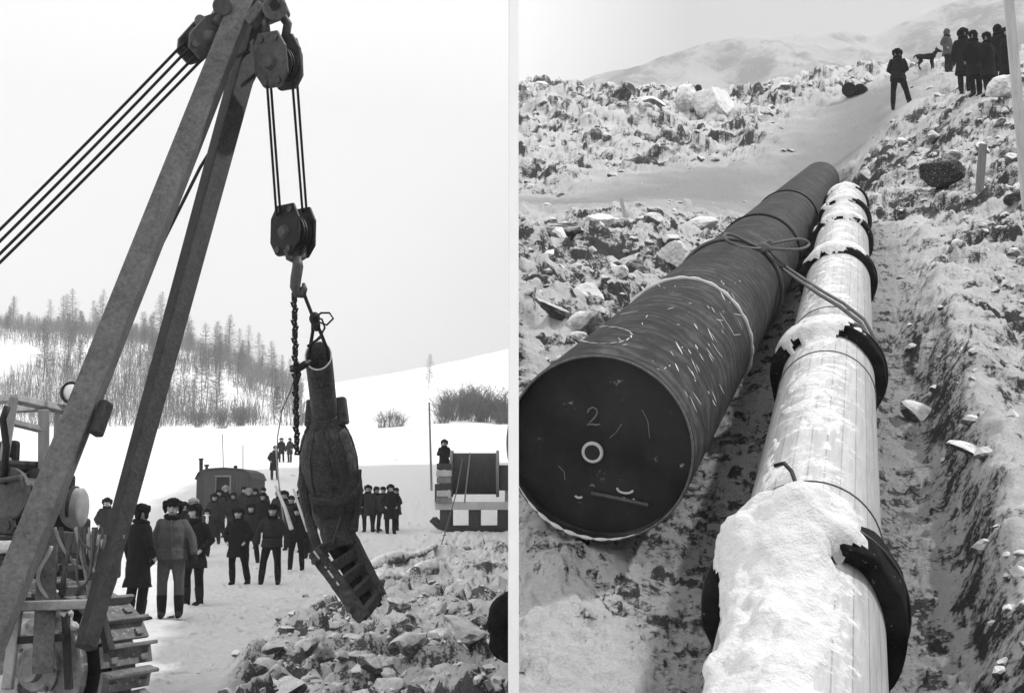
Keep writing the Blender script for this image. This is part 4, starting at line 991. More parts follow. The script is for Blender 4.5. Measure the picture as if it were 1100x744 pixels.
# ------------------------------------------------------------------ hut, drum, poles, small things at the left
def hut():
    Yh = 62; p = at(239, 559, Yh); p.z = f1(lambda x, y: hL(x, y, False), p.x, Yh) - .05
    o = thing('wheeled_hut', p, 'dark site hut with a rounded roof, open door and stove pipe on the snow', 'hut')
    px = Yh / F
    W, H, D = 58 * px, 56 * px, 3.6
    x0, x1 = p.x - W / 2, p.x + W / 2; zt = at(239, 503, Yh).z; zb = p.z + .12
    prof = [(x0, zb), (x1, zb), (x1, zt - .42), (x1 - .12, zt - .2), (x1 - .45, zt - .06), (p.x, zt), (x0 + .45, zt - .06), (x0 + .12, zt - .2), (x0, zt - .42)]
    m = MB(); m.rings([[V((x, Yh + k, z)) for x, z in prof] for k in (0, D)]); m.build('wall', 'hut', o, bevel=.02)
    rf = MB(); pr = [(x0 - .06, zt - .46), (x0 + .09, zt - .16), (x0 + .45, zt - .0), (p.x, zt + .06), (x1 - .45, zt - .0), (x1 - .09, zt - .16), (x1 + .06, zt - .46)]
    inn = [(x, z - .055) for x, z in reversed(pr)]
    rf.rings([[V((x, Yh - .1 + k, z)) for x, z in pr + inn] for k in (0, D + .2)]); r_ = rf.build('roof', 'hut', o)
    ch = MB(); ch.lathe(at(216, 506, Yh + .6), at(216, 490, Yh + .6), [(0, .09), (.55, .09), (.55, .12), (.62, .12)], 12); ch.build('stove_pipe', 'black', r_)
    v = MB(); v.lathe(at(222, 505, Yh + .8), at(222, 495, Yh + .8), [(0, .07), (.2, .07), (.2, .12), (.28, .12)], 12); v.build('roof_vent', 'black', r_)
    v = MB(); v.lathe(at(253, 505, Yh + .8), at(253, 498, Yh + .8), [(0, .09), (.2, .09), (.24, .05)], 12); v.build('roof_vent', 'black', r_)
    dr = MB(); dc = at(239, 535, Yh - .06); dr.box((dc.x, Yh - .02, (zb + at(239, 513, Yh).z) / 2), (.62, .05, at(239, 513, Yh).z - zb)); dr.build('doorway', 'black', o)
    df = MB(); dt = at(239, 512, Yh).z
    for xx in (-.35, .35): df.box((dc.x + xx, Yh - .04, (zb + dt) / 2), (.07, .07, dt - zb))
    df.box((dc.x, Yh - .04, dt + .04), (.77, .07, .07)); df.build('door_frame', 'wood_grey', o)
    dl = MB(); c_ = V((dc.x - .62, Yh - .07, (zb + dt) / 2)); dl.box(c_, (.52, .04, dt - zb)); dl.build('door', 'hut', o, bevel=.01)
    for k in range(7):
        s_ = MB(); s_.box((x0 + .12 + k * .13, Yh - .012, (zb + zt - .45) / 2), (.02, .03, zt - .45 - zb)); s_.build('batten', 'wood_dark', o)
    for k in range(5):
        s_ = MB(); s_.box((x1 - .1 - k * .16, Yh - .012, (zb + zt - .45) / 2), (.02, .03, zt - .45 - zb)); s_.build('batten', 'wood_dark', o)
    for sx in (-.8, .8):
        sk = MB(); sk.beam((p.x + sx, Yh - .3, p.z + .06), (p.x + sx, Yh + D + .3, p.z + .06), .15, .16); sk.build('skid', 'wood_dark', o)
    an = MB(); an.tube([at(261, 505, Yh + 1), at(261, 478, Yh + 1)], .02, 6); an.build('aerial', 'steel_mid', r_)
hut()
def cable_drum():
    Yd = 53; g = at(508, 558, Yd); g.z = f1(lambda x, y: hL(x, y, False), g.x, Yd)
    o = thing('cable_drum', g, 'big dark cable drum resting on a timber sledge at the far right of the snowfield', 'cable drum')
    a0, a1 = at(487, 508, Yd), at(533, 508, Yd); r = .84
    zc = (at(510, 486, Yd).z + at(510, 531, Yd).z) / 2; a0.z = a1.z = zc; L = a1.x - a0.x
    prof = [(0, r)]; n = 26
    for k in range(n): t = L * k / n; prof += [(t + .008, r - .02), (t + L / n * .5, r + .012), (t + L / n - .008, r - .02)]
    prof += [(L, r)]
    m = MB(); m.lathe(a0, a1, prof, 40); m.build('wound_cable', 'wood_dark', o, smooth=True)
    for x in (a0.x - .06, a1.x + .06):
        m = MB(); m.lathe((x - .06, Yd, zc), (x + .06, Yd, zc), [(0, .1), (0, r + .10), (.12, r + .10), (.12, .1)], 36); m.build('flange', 'wood_grey', o)
    m = MB(); m.lathe((a0.x - .4, Yd, zc), (a1.x + .5, Yd, zc), [(0, .08), (L + .9, .08)], 14); m.build('axle', 'steel_dark', o)
    for x in (478, 545):
        for yo in (-.7, .7):
            m = MB(); c_ = at(x, 500, Yd); m.beam((c_.x, Yd + yo, at(0, 541, Yd).z), (c_.x, Yd + yo * .25, zc + .1), .2, .2); m.build('stand_post', 'wood_grey', o, bevel=.01)
    zd = at(0, 543, Yd).z
    m = MB(); m.box((at(512, 0, Yd).x, Yd, zd), (3.1, 2.0, .32)); dk = m.build('sledge_deck', 'wood_pale', o, bevel=.02)
    m = MB(); m.box((at(512, 0, Yd).x, Yd, zd + .12), (2.9, 1.9, .05)); m.build('deck_snow', 'snow', o, bevel=.02)
    for yo in (-.8, .8):
        m = MB(); x0, x1 = at(474, 0, Yd).x, at(550, 0, Yd).x; m.tube([(x0 - .2, Yd + yo, g.z + .5), (x0 + .1, Yd + yo, g.z + .22), (x0 + .5, Yd + yo, g.z + .10), (x1, Yd + yo, g.z + .10)], .13, 8); m.build('runner', 'wood_dark', o, smooth=True)
        for t in (.12, .5, .88):
            m = MB(); m.box((x0 + (x1 - x0) * t, Yd + yo, (g.z + zd) / 2 + .02), (.45, .25, zd - g.z - .2)); m.build('bolster', 'wood_dark', o, bevel=.02)
    m = MB(); m.beam(at(499, 540, Yd - 1.0), at(505, 486, Yd - .85), .06, .05); m.build('brace', 'wood_grey', o)
    m = MB(); m.box(at(543, 513, Yd - .2), (.5, .9, 1.0)); m.build('locker', 'hut', o, bevel=.02)
    m = MB(); c_ = at(475, 519, Yd); m.box((c_.x - .05, Yd + .3, (c_.z + zd) / 2 - .02), (.5, .6, c_.z - zd)); m.build('step_box', 'wood_dark', o, bevel=.02)
    for k in range(6):
        m = MB(); m.box(at(477, 537 - k * 7.2, Yd - .95), (.62 - .05 * (k % 2), .3, .24)); m.build('timber_block', ('wood_grey', 'wood_pale', 'wood_dark')[k % 3], o, bevel=.02)
cable_drum()
m = MB(); p0 = at(464, 487, 75); p0.z = f1(lambda x, y: hL(x, y, False), p0.x, 75) - .2; m.tube([p0, at(461, 432, 75)], [.07, .05], 8); single(m, 'marker_pole', 'wood_grey', 'thin upright pole on the snow left of the cable drum', 'pole')
m = MB(); m.tube([at(305, 562, 33.5), at(299, 515, 33.8), at(296, 478, 34.3)], .02, 6); m2 = None
single(m, 'staff', 'wood_grey', 'long thin pole held upright among the onlookers', 'pole', 'poles held by onlookers')
m = MB(); m.tube([at(296, 522, 33.5), at(306, 545, 33.0), at(313, 568, 32.8)], [.035, .045, .06], 7); single(m, 'staff', 'wood_pale', 'pale pole slanting down to the right in front of the man behind the front pair', 'pole', 'poles held by onlookers')
m = MB(); m.tube([at(315, 525, 33.0), at(324, 552, 32.7), at(331, 570, 32.6)], [.03, .035, .05], 7); single(m, 'staff', 'wood_pale', 'pale pole slanting across the man beside the hanging valve', 'pole', 'poles held by onlookers')
m = MB(); q0 = hit(473, 590); m.tube([q0 + V((0, 0, -.1)), at(490, 530, q0.y + 1), at(497, 492, q0.y + 2)], .022, 6); single(m, 'guy_line', 'rope', 'thin stay line running from the rubble up to the cable drum', 'line')
m = MB(); m.tube([at(240, 505, 80), at(239, 466, 80)], .025, 6); single(m, 'marker_rod', 'steel_mid', 'thin rod rising behind the hut roof', 'rod')

# frozen logs in the rubble
for (xa, ya, xb, yb, r, lab) in ((395, 614, 468, 597, .17, 'snow crusted log lying beyond the hanging base frame'), (408, 640, 466, 622, .24, 'thick dark log in the rubble right of the hanging base frame')):
    p, q = hit(xa, ya), hit(xb, yb); p.z += r * .5; q.z += r * .6; m = MB()
    m.limb([p.lerp(q, t) + V((0, 0, .07 * math.sin(9 * t + r * 30))) for t in (0, .17, .33, .5, .67, .83, 1)], [r * (.75 + .25 * math.sin(7 * k + r * 40)) for k in range(7)], 12)
    rough(single(m, 'log', 'rock', lab, 'log', smooth=True, remesh=.03), .15, .12, 0)

# ------------------------------------------------------------------ rocks
def rock_mesh(seed, mat, sub=3, cut=7, sharp=.5):
    rr = random.Random(seed); bm = bmesh.new(); bmesh.ops.create_icosphere(bm, subdivisions=sub, radius=1)
    planes = [(V((rr.gauss(0, 1), rr.gauss(0, 1), rr.gauss(0, 1))).normalized(), rr.uniform(.42, .75)) for _ in range(cut)]
    off = V((rr.uniform(0, 90), rr.uniform(0, 90), 0))
    for v in bm.verts:
        p = v.co.copy()
        for n_, d_ in planes:
            k = p.dot(n_)
            if k > d_: p -= n_ * (k - d_) * .92
        p *= 1 + .08 * mnoise.fractal(p * 1.6 + off, .8, 2.2, 4) + .05 * mnoise.noise(p * 7 + off)
        v.co = p
    me = bpy.data.meshes.new('clod'); bm.to_mesh(me); bm.free(); me.materials.append(M[mat])
    return me
ROCKS = [rock_mesh(k, 'rock', 3, 11) for k in range(7)]
DARK = [rock_mesh(50 + k, 'rock_dark', 4, 8) for k in range(4)]
PALE = [rock_mesh(80 + k, 'rock_pale', 4, 4) for k in range(3)]
def rock(me, p, size, label, group=None, name='clod', flat=.75, sink=.3, rot=None, cat='rock', sx=1.0):
    o = bpy.data.objects.new(name, me); COL.objects.link(o)
    o.scale = (size * sx, size * R.uniform(.75, 1.1), size * flat); o.rotation_euler = rot or (R.uniform(-.4, .4), R.uniform(-.4, .4), R.uniform(0, 6.28))
    o.location = V(p) + V((0, 0, size * flat * (1 - 2 * sink) * .8)); return tag(o, label, cat, group)
gl = 'broken clods in the lifting site rubble'
n = 0
while n < 150:
    px, py = R.uniform(250, 545), R.uniform(578, 760)
    p = hit(px, py)
    if float(rub_mask(np.array([p.x / p.y]), np.array([p.y]))[0]) < .6: continue
    s = R.choice((.06, .08, .10, .13, .17)) * R.uniform(.8, 1.3)
    if py > 650 and px > 420: s *= 1.25
    if py < 620: s *= .9
    rock(R.choice(ROCKS), p, s, 'snow dusted clod of frozen earth in the rubble below the hanging valve', gl, sx=R.uniform(1, 1.5), sink=.42); n += 1
p = at(541, 657, 9.2)
m = MB(); m.ell(p + V((.02, 0, -.02)), (.125, .16, .185), 20, 14, Matrix.Rotation(.5, 3, 'Y')); m.ell(p + V((.03, .03, -.2)), (.13, .15, .15), 16, 10)
rough(single(m, 'boulder', 'collar', 'smooth dark rounded boulder at the right edge of the rubble, beside the added divider post', 'rock', smooth=True, remesh=.02), .12, .04, 0)
def loose(name, label, pick, count, mat, seed):
    rr = random.Random(seed); bm = bmesh.new(); bmesh.ops.create_icosphere(bm, subdivisions=2, radius=1)
    for v in bm.verts:
        for n_, d_ in ((V((.3, .2, .9)), .5), (V((-.8, .3, .5)), .6), (V((.5, -.8, .3)), .55), (V((.7, .6, -.3)), .65), (V((-.4, -.7, .6)), .6), (V((-.2, .9, -.3)), .6)):
            n_ = n_.normalized(); k = v.co.dot(n_)
            if k > d_: v.co -= n_ * (k - d_)
        v.co *= 1 + .15 * mnoise.noise(v.co * 3)
    bv = [v.co.copy() for v in bm.verts]; bf = [tuple(v.index for v in f.verts) for f in bm.faces]; bm.free(); m = MB(); k = 0
    while k < count:
        q = pick(rr)
        if q is None: continue
        p, s = q; E = Matrix.Rotation(rr.uniform(0, 6.28), 3, 'Z') @ Matrix.Rotation(rr.gauss(0, 1.2), 3, 'X'); sc = (s * rr.uniform(.8, 1.6), s * rr.uniform(.7, 1.1), s * rr.uniform(.7, 1.1))
        m.add([p + E @ V((v.x * sc[0], v.y * sc[1], v.z * sc[2])) for v in bv], bf); k += 1
    tag(m.build(name, mat, None), label, 'rubble', kind='stuff')
def pickL(rr):
    X, YY, Z, rm = GL['L']; a = rr.randrange(120, rm.shape[0] - 130); b = rr.randrange(250, rm.shape[1] - 40)
    if rr.random() > max(.05, rm[a, b] ** 1.5): return None
    p = V((X[a, b], YY[a, b], Z[a, b])); px, py = proj(p)
    if px > 546 or px < (150 if py > 650 else 220) or py > 765: return None
    return p, rr.choice((.02, .03, .04, .06)) * (1 + p.y / 60)
loose('fine_rubble', 'small loose crumbs of frozen earth and snow below the hanging valve', pickL, 800, 'rock', 3)
def pickR(rr):
    X, YY, Z, sm = GL['R']; a = rr.randrange(90, sm.shape[0] - 70); b = rr.randrange(8, 540)
    if rr.random() < sm[a, b] * 1.03: return None
    p = V((X[a, b], YY[a, b], Z[a, b])); px, py = proj(p)
    if px < 562: return None
    return p, rr.choice((.014, .02, .028, .04)) * (1 + p.y / 13)
loose('fine_rubble', 'small loose lumps of snow and frozen earth strewn beside the pipes', pickR, 650, 'lump', 4)
gr = 'snowy clods on the pipe slope'
n = 0
while n < 95:
    px = R.uniform(562, 1110); py = R.uniform(92, 740)
    p = hit(px, py)
    sm = masksR(np.array([p.x]), np.array([p.y]))[0][0]
    if sm > .25: continue
    s = R.choice((.05, .06, .08, .10, .14)) * (1 + p.y / 40) * R.uniform(.7, 1.2)
    if p.y < 9: s *= .6
    if (px - 559) / F * p.y < s * 1.6: continue
    rock(R.choice(ROCKS), p, s, 'snow crusted clod lying in the broken snow beside the pipes', gr, sx=R.uniform(1, 1.4), sink=.35, flat=.9); n += 1
def rk(px, py, size_px, lab, set_, k, flat=.7, sx=1.0, sink=.25, rot=None, cat='boulder', name='boulder'):
    p = hit(px, py); rock(set_[k], p, size_px / F * p.y, lab, None, name, flat, sink, rot, cat, sx)
rk(607, 262, 24, 'dark undercut boulder capped with snow at the left of the slope', DARK, 1, .6, 1.4, rot=(.2, 0, .2))
rk(640, 262, 16, 'rounded snowy boulder right of the undercut dark boulder', PALE, 0, .7, 1.3)
rk(688, 300, 17, 'sharp dark wedge of rock beside the black pipe', DARK, 2, .7, 1.2, rot=(0, .5, .4))
rk(697, 245, 15, 'flat dark slab tilted in the snow above the wedge rock', DARK, 3, .45, 1.3, rot=(.3, -.3, .3))
rk(722, 285, 22, 'pale angular block leaning on the rubble near the black pipe', PALE, 1, 1.0, .8, rot=(.1, .3, .6))
rk(752, 247, 16, 'small pale block heaped against the black pipe', PALE, 2, .7, 1.3)
rk(598, 352, 22, 'long dark shadowy rock at the left edge under the snow shelf', DARK, 0, .35, 1.4, rot=(0, .5, -.3), sink=.4)
rk(768, 126, 27, 'large rounded white snow boulder at the left of the track', PALE, 0, .9, 1.0, .1)
rk(738, 124, 17, 'pale snow boulder just left of the largest white one', PALE, 1, .95, 1.0, .1)
rk(1078, 114, 18, 'rounded white snow block at the feet of the dark crowd', PALE, 2, .9, 1.0, .15)
rk(985, 452, 22, 'grey triangular slab sticking out of the snow right of the clad pipe', [ROCKS[2]], 0, .6, 1.2, rot=(.5, .3, .2))
rk(1045, 490, 20, 'flat grey stone half buried at the right of the slope', [ROCKS[4]], 0, .4, 1.5)
rk(1092, 215, 13, 'dark stone at the foot of the leaning plank', DARK, 1, .5, 1.3)
rk(600, 98, 12, 'dark clump on the left skyline of the slope', DARK, 2, .7, 1.5)
rk(582, 98, 11, 'low grey clump at the far left end of the skyline', [ROCKS[1]], 0, .9, 1.2)
rk(618, 94, 9, 'small dark stone right of the skyline clump', DARK, 3, .7, 1.2)
rk(665, 108, 16, 'long dark streak of bare rock below the skyline', DARK, 0, .35, 1.7)
rk(700, 118, 17, 'grey bare mound left of the white snow boulders', [ROCKS[3]], 0, .6, 1.2)
rk(922, 62, 9, 'pale box shaped snow block near the crest', PALE, 1, .7, 1.4)
rk(775, 98, 7, 'dark stone on top of the rise behind the white boulder', DARK, 2, .8, 1.2)
# dark frozen clump (turf) on the right
p = hit(1010, 210); o = rock(rock_mesh(120, 'sacking', 5, 9), p, 27 / F * p.y, 'dark tangled frozen turf clump half covered in snow, right of the pipes', None, 'turf_clump', .85, .15, (.2, .1, .4), 'turf clump', 1.15)
# dark drum-like pair near the track
p = hit(919, 105); m = MB()
m.lathe(p + V((-.28, -.1, .24)), p + V((-.10, .25, .26)), [(0, .05), (0, .24), (.03, .26), (.36, .26), (.39, .24), (.39, .05)], 20); m.lathe(p + V((.14, .0, .24)), p + V((.32, .3, .27)), [(0, .05), (0, .22), (.03, .24), (.36, .24), (.39, .22), (.39, .05)], 20)
b_ = thing('barrel', p, 'pair of dark short drums lying joined on the snow track left of the lone man', 'barrel')
m.build('drum_shell', 'collar', b_); m = MB(); m.box(p + V((.02, .1, .3)), (.2, .08, .08)); m.build('link_bar', 'steel_dark', b_)
# dark marker stub on the white boulders
p = hit(748, 112, hi=60); m = MB(); m.limb([at(747, 113, p.y - .6), at(748, 104, p.y - .6), at(750, 95, p.y - .6)], [.14, .16, .17], 10); single(m, 'stump', 'black', 'black stump sticking up between the two white snow boulders', 'stump', smooth=True)
# stakes and leaning plank
p = hit(675, 247); m = MB(); m.beam(p - V((0, 0, .1)), at(667, 214, p.y), .13, .05); single(m, 'stake', 'wood_pale', 'pale wooden stake leaning in the snow left of the black pipe', 'stake', bevel=.004)
p = hit(1050, 205); m = MB(); m.beam(p - V((0, 0, .1)), at(1056, 155, p.y), .13, .08); single(m, 'stake', 'wood_grey', 'grey stake upright in the snow beside the turf clump', 'stake', bevel=.004)
p = hit(1103, 225, hi=40); m = MB(); m.beam(at(1104, 226, p.y), at(1080, -40, p.y + .5), 11.5 / F * p.y, .05, 0); single(m, 'plank', 'wood_pale', 'long pale plank leaning at the right end of the slope', 'plank', bevel=.006)

# ------------------------------------------------------------------ the two pipes
def axis_frame(p, d):
    z = d.normalized(); x = V((1, 0, 0)); x = (x - z * x.dot(z)).normalized(); y = z.cross(x)
    m = Matrix((x, y, z)).transposed().to_4x4(); m.translation = p; return m
def ray_cyl(px, py, P0, d, r):
    o_ = V((0, 0, EYE)); u, e = ray(px, py); v = V((u, 1, e)).normalized()
    w = o_ - P0; a = v - d * v.dot(d); b = w - d * w.dot(d)
    A_, B_, C_ = a.dot(a), 2 * a.dot(b), b.dot(b) - r * r; D = B_ * B_ - 4 * A_ * C_
    if D < 0: t = -B_ / (2 * A_)
    else: t = (-B_ - math.sqrt(D)) / (2 * A_)
    q = o_ + v * t; c = P0 + d * (q - P0).dot(d); return q, (q - c).normalized()
LA = (A1 - A0).length
def black_pipe():
    o = thing('black_pipe', A0, 'wide black coated steel pipe with a closed end plate, lying up the snow slope', 'pipe', mat=axis_frame(A0, dA))
    T = wm(o)
    def mk(mb, nm, mat, par=o, **kw): mb.v = [T @ q for q in mb.v]; return mb.build(nm, mat, par, **kw)
    m = MB(); n = 72
    pr = [(.12, RA - .018), (0, RA - .018), (-.004, RA - .012), (0, RA - .002), (.02, RA)]
    k = .5
    while k < LA: pr.append((k, RA)); k += .5
    pr += [(LA, RA), (LA + .02, RA * .9), (LA + .02, .05)]
    m.lathe((0, 0, 0), (0, 0, 1), pr, n, cap=False); mk(m, 'pipe_shell', 'pipe_black', smooth=True)
    m = MB(); m.lathe((0, 0, .10), (0, 0, 1), [(0, .01), (0, RA - .0185), (.02, RA - .0185)], n, cap=True); cap = mk(m, 'end_plate', 'cap')
    m = MB(); m.tube([V(((RA - .009) * math.cos(a), (RA - .009) * math.sin(a), -.003)) for a in (2 * math.pi * k / 90 for k in range(90))], .007, 6, closed=True); mk(m, 'pipe_rim', 'boom_steel', smooth=True)
    # where things sit on the plate (from the photo)
    def plate(px, py):
        u, e = ray(px, py); v = V((u, 1, e)); c = A0 + dA * .098; t = (c - V((0, 0, EYE))).dot(dA) / v.dot(dA); return V((0, 0, EYE)) + v * t
    Ti = T.inverted()
    q = plate(637, 485); m = MB(); loc = Ti @ q
    m.tube([loc + V((.05 * math.cos(a), .05 * math.sin(a), -.012)) for a in (2 * math.pi * k / 24 for k in range(24))], .011, 8, closed=True); mk(m, 'plug_ring', 'chalk', cap, smooth=True)
    m = MB(); m.lathe(loc + V((0, 0, .0)), loc + V((0, 0, -1)), [(0, .045), (.02, .045), (.022, .02)], 18); mk(m, 'plug', 'steel_dark', cap)
    a, b = Ti @ plate(636, 528), Ti @ plate(697, 541); m = MB(); m.tube([a + V((0, 0, -.02)), b + V((0, 0, -.02))], .012, 8); mk(m, 'handle_bar', 'steel_mid', cap)
    for px, py, rr in ((672, 524, .045), (676, 534, .03), (622, 532, .018)):
        c = Ti @ plate(px, py); m = MB(); m.tube([c + V((rr * math.cos(a), rr * .6 * math.sin(a), -.006)) for a in (math.pi * (.1 + .9 * k / 12) for k in range(13))], .007, 6); mk(m, 'weld_scar', 'chalk', cap, smooth=True)
    # chalked figure 2
    m = MB(); m.tube([plate(x, y) - dA * .004 for x, y in ((631, 443), (633, 439), (637, 437), (641, 439), (642, 443), (639, 448), (634, 453), (631, 456), (636, 455), (641, 456), (645, 455))], [.003, .005, .004, .005, .004, .005, .003, .005, .004, .005, .003], 5); m.build('chalk_number', 'scratch_grey', cap)
    for pts in (((655, 470), (662, 464), (668, 455)), ((600, 500), (606, 506), (607, 515)), ((690, 440), (696, 452), (698, 470))):
        m = MB(); m.tube([plate(x, y) - dA * .003 for x, y in pts], .0022, 4); m.build('scratch', 'scratch_grey', cap)
    # frost along the lower left of the rim
    m = MB(); pts = []
    for k in range(40):
        px = 566 + 110 * k / 39; a = 2.65 - 1.5 * k / 39; pts.append(V(((RA - .012) * math.cos(a), (RA - .012) * math.sin(a), -.004)))
    m.tube(pts, [.004 + .009 * abs(math.sin(k * .7)) * math.sin(math.pi * k / 39) for k in range(40)], 6); mk(m, 'frost_rim', 'frost', smooth=True)
    # weld bands
    def sta(px, py): c = A0 + dA * 0; q, nn = ray_cyl(px, py, A0, dA, RA); return (q - A0).dot(dA)
    for (px, py, wd, mat) in ((745, 300, .05, 'chalk'), (800, 222, .16, 'collar'), (838, 200, .10, 'collar')):
        s0 = sta(px + 25, py + 10); m = MB(); m.lathe((0, 0, s0 - wd / 2), (0, 0, s0 + 1), [(0, RA), (0, RA + .012), (wd * .3, RA + .022), (wd * .7, RA + .022), (wd, RA + .012), (wd, RA)], n, cap=False)
        if mat == 'chalk':
            m = MB(); m.tube([V(((RA + .004) * math.cos(a), (RA + .004) * math.sin(a), s0 + .05 * math.sin(3 * a))) for a in (math.pi * (-.95 + 1.1 * k / 50) for k in range(51))], [.012 + .010 * abs(math.sin(k * .9)) for k in range(51)], 6)
        mk(m, 'weld_band' if mat != 'chalk' else 'painted_ring', mat, smooth=True)
    # scuffs: pale scraped strokes on the coating, one part
    m = MB(); rr = random.Random(5)
    def stroke(px, py, dx, dy, w):
        if min((ray_cyl(px + dx * t, py + dy * t, A0, dA, RA)[0] - A0).dot(dA) for t in (0, 1)) < .08: return
        L_, Rr = [], []
        for k in range(6):
            t = k / 5; q, nn = ray_cyl(px + dx * t, py + dy * t, A0, dA, RA); q = q + nn * .003
            q2, _ = ray_cyl(px + dx * (t + .05), py + dy * (t + .05), A0, dA, RA); tv = (q2 + nn * .003 - q).normalized(); sd = nn.cross(tv).normalized(); ww = w * (1 - abs(2 * t - 1) ** 2) * .5 + .0008
            L_.append(q - sd * ww); Rr.append(q + sd * ww)
        vs = L_ + Rr; m.add(vs, [(k, k + 1, k + 7, k + 6) for k in range(5)])
    for _ in range(52):
        t = rr.random(); px = 712 + 78 * t + rr.gauss(0, 11); py = 470 - 165 * t + rr.gauss(0, 22)
        L_ = rr.choice((5, 8, 12, 22)) * rr.uniform(.8, 1.2) * (1 - .5 * t); stroke(px, py, L_ * rr.uniform(.35, .6), L_ * .9, rr.uniform(.005, .016))
    for _ in range(34):
        px, py = rr.uniform(640, 800), rr.uniform(300, 400); stroke(px, py, rr.uniform(-4, 10), rr.uniform(-2, 4), rr.uniform(.002, .005))
    for k in range(18):
        a = 2 * math.pi * k / 18; stroke(648 + 30 * math.cos(a), 360 + 9 * math.sin(a), -30 * math.sin(a) * .36, 9 * math.cos(a) * .36, .007)
    stroke(665, 338, 22, -4, .014)
    tag(m.build('scrape_marks', 'chalk', o), kind='stuff')
black_pipe()

LB = (B1 - B00).length
def clad_pipe():
    o = thing('clad_pipe', B00, 'pale lath clad pipe with dark bitumen collars and snow on top, beside the black pipe', 'pipe', mat=axis_frame(B00, dB))
    T = wm(o); Ti = T.inverted(); n = 78
    def mk(mb, nm, mat, **kw): mb.v = [T @ q for q in mb.v]; return mb.build(nm, mat, o, **kw)
    m = MB(); pr = [(0, .05), (0, RB)]; k = .3
    while k < LB: pr.append((k, RB)); k += .3
    pr += [(LB, RB), (LB, .05)]
    m.lathe((0, 0, 0), (0, 0, 1), pr, n); mk(m, 'lath_cladding', 'lath', smooth=True)
    cols = []
    for py, wd, rr in ((674, .34, 1.28), (408, .30, 1.26), (304, .30, 1.2), (262, .30, 1.16), (240, .3, 1.15), (222, .2, 1.08)):
        u, e = ray(0, py); best = min((abs(proj(B00 + dB * (LB * k / 800))[1] - py), LB * k / 800) for k in range(801))[1]
        cols.append((best, wd, rr * RB))
    for s0, wd, r in cols:
        m = MB(); m.lathe((0, 0, s0), (0, 0, s0 + 1), [(0, RB), (0, r * .97), (.02, r), (wd * .5, r * 1.01), (wd - .02, r), (wd, r * .97), (wd, RB)], n, cap=False)
        for i, p in enumerate(m.v): p.xyz = V((p.x * (1 + .05 * mnoise.noise(V((p.x * 6, p.y * 6, s0 + p.z)))), p.y * (1 + .05 * mnoise.noise(V((p.x * 6, p.y * 6, s0 + p.z)))), p.z + .10 * mnoise.noise(V((p.x * 5, p.y * 5, s0))))) * 1.0
        mk(m, 'collar', 'collar', smooth=True)
        t = MB(); r2 = r * 1.005; t.tube([V((r2 * math.cos(a), r2 * math.sin(a), s0 + wd * .5)) for a in (2 * math.pi * k / 48 for k in range(48))], .012, 6, closed=True); mk(t, 'collar_band', 'steel_dark', smooth=True)
    # snow lying on top: thickness field over (along, angle)
    up = (Ti.to_3x3() @ V((0, 0, 1))); th0 = math.atan2(up.y, up.x)
    NT, NA = 620, 90; S_ = np.linspace(0, LB, NT); TH = np.linspace(-1.9, 1.7, NA)
    SS, TT = np.meshgrid(S_, TH, indexing='ij')
    th_ok = lambda T_: 1 - sstep(.15, .55, T_)
    R0 = np.full_like(SS, RB); amt = np.zeros_like(SS)
    for i, (s0, wd, r) in enumerate(cols):
        inside = sstep(s0 - (.45 if i == 0 else .2), s0 + .02, SS) * (1 - sstep(s0 + wd, s0 + wd + (.30 if i == 0 else .15), SS)); inside = np.where((SS > s0) & (SS < s0 + wd), 1, inside * (th_ok(TT))); R0 = np.maximum(R0, RB + (r + .014 - RB) * inside)
        L1 = (.60, .5, .45, .4, .4, .4)[i]; A1_ = (1.2, .75, .75, .75, .7, .7)[i]
        amt = np.maximum(amt, A1_ * (1 - sstep(.05, L1, np.abs(SS - s0 - wd / 2))))
    amt = np.maximum(amt, .85 * (1 - sstep(cols[0][0] - .2, cols[0][0] + .4, SS)))
    amt = np.maximum(amt, .44)
    lat = 1 - ((TT + .22 - .18 * (SS > cols[2][0] - .5)) / np.where(SS > cols[1][0] - .3, .8, .62)) ** 2
    nz = fbm(SS * 3.2, TT * 2.6, 5, 101) * 1.5 + fbm(SS * 12, TT * 5, 4, 111) * .9
    th = amt * (.80 + .45 * np.maximum(lat, -2.2)) - .60 + nz * .55
    th = np.clip(th, -1, 1)
    heavy = np.exp(-((SS - cols[0][0]) / .75) ** 2) * (SS < cols[0][0] + 1) + .9 * (SS < cols[0][0]); rr = R0 + .002 + np.maximum(th, 0) * (.03 + .065 * np.clip(heavy, 0, 1)) * (1 + 1.5 * fbm(SS * 7, TT * 3, 5, 121))
    rr = np.where(th > 0, rr, R0 - .01)
    X = rr * np.cos(TT + th0); Yy = rr * np.sin(TT + th0)
    vs = [T @ V((float(X[i, j]), float(Yy[i, j]), float(SS[i, j]))) for i in range(NT) for j in range(NA)]
    fs = []
    for i in range(NT - 1):
        for j in range(NA - 1):
            if max(th[i, j], th[i + 1, j], th[i, j + 1], th[i + 1, j + 1]) > 0:
                a = i * NA + j; fs.append((a, a + 1, a + NA + 1, a + NA))
    used = sorted({k for f_ in fs for k in f_}); mp = {k: i for i, k in enumerate(used)}
    m = MB(); m.add([vs[k] for k in used], [tuple(mp[k] for k in f_) for f_ in fs]); m.build('snow_cover', 'snow', o, smooth=True)
    # bent wire hook on the cladding, and binding wires
    pts = []
    for px, py, lift in ((838, 509, .05), (847, 509, .06), (853, 516, .05), (856, 524, .02), (860, 529, .0)):
        q, nn = ray_cyl(px, py, B00, dB, RB); pts.append(q + nn * lift)
    m = MB(); m.tube(pts, .011, 7); m.build('wire_hook', 'steel_dark', o, smooth=True)
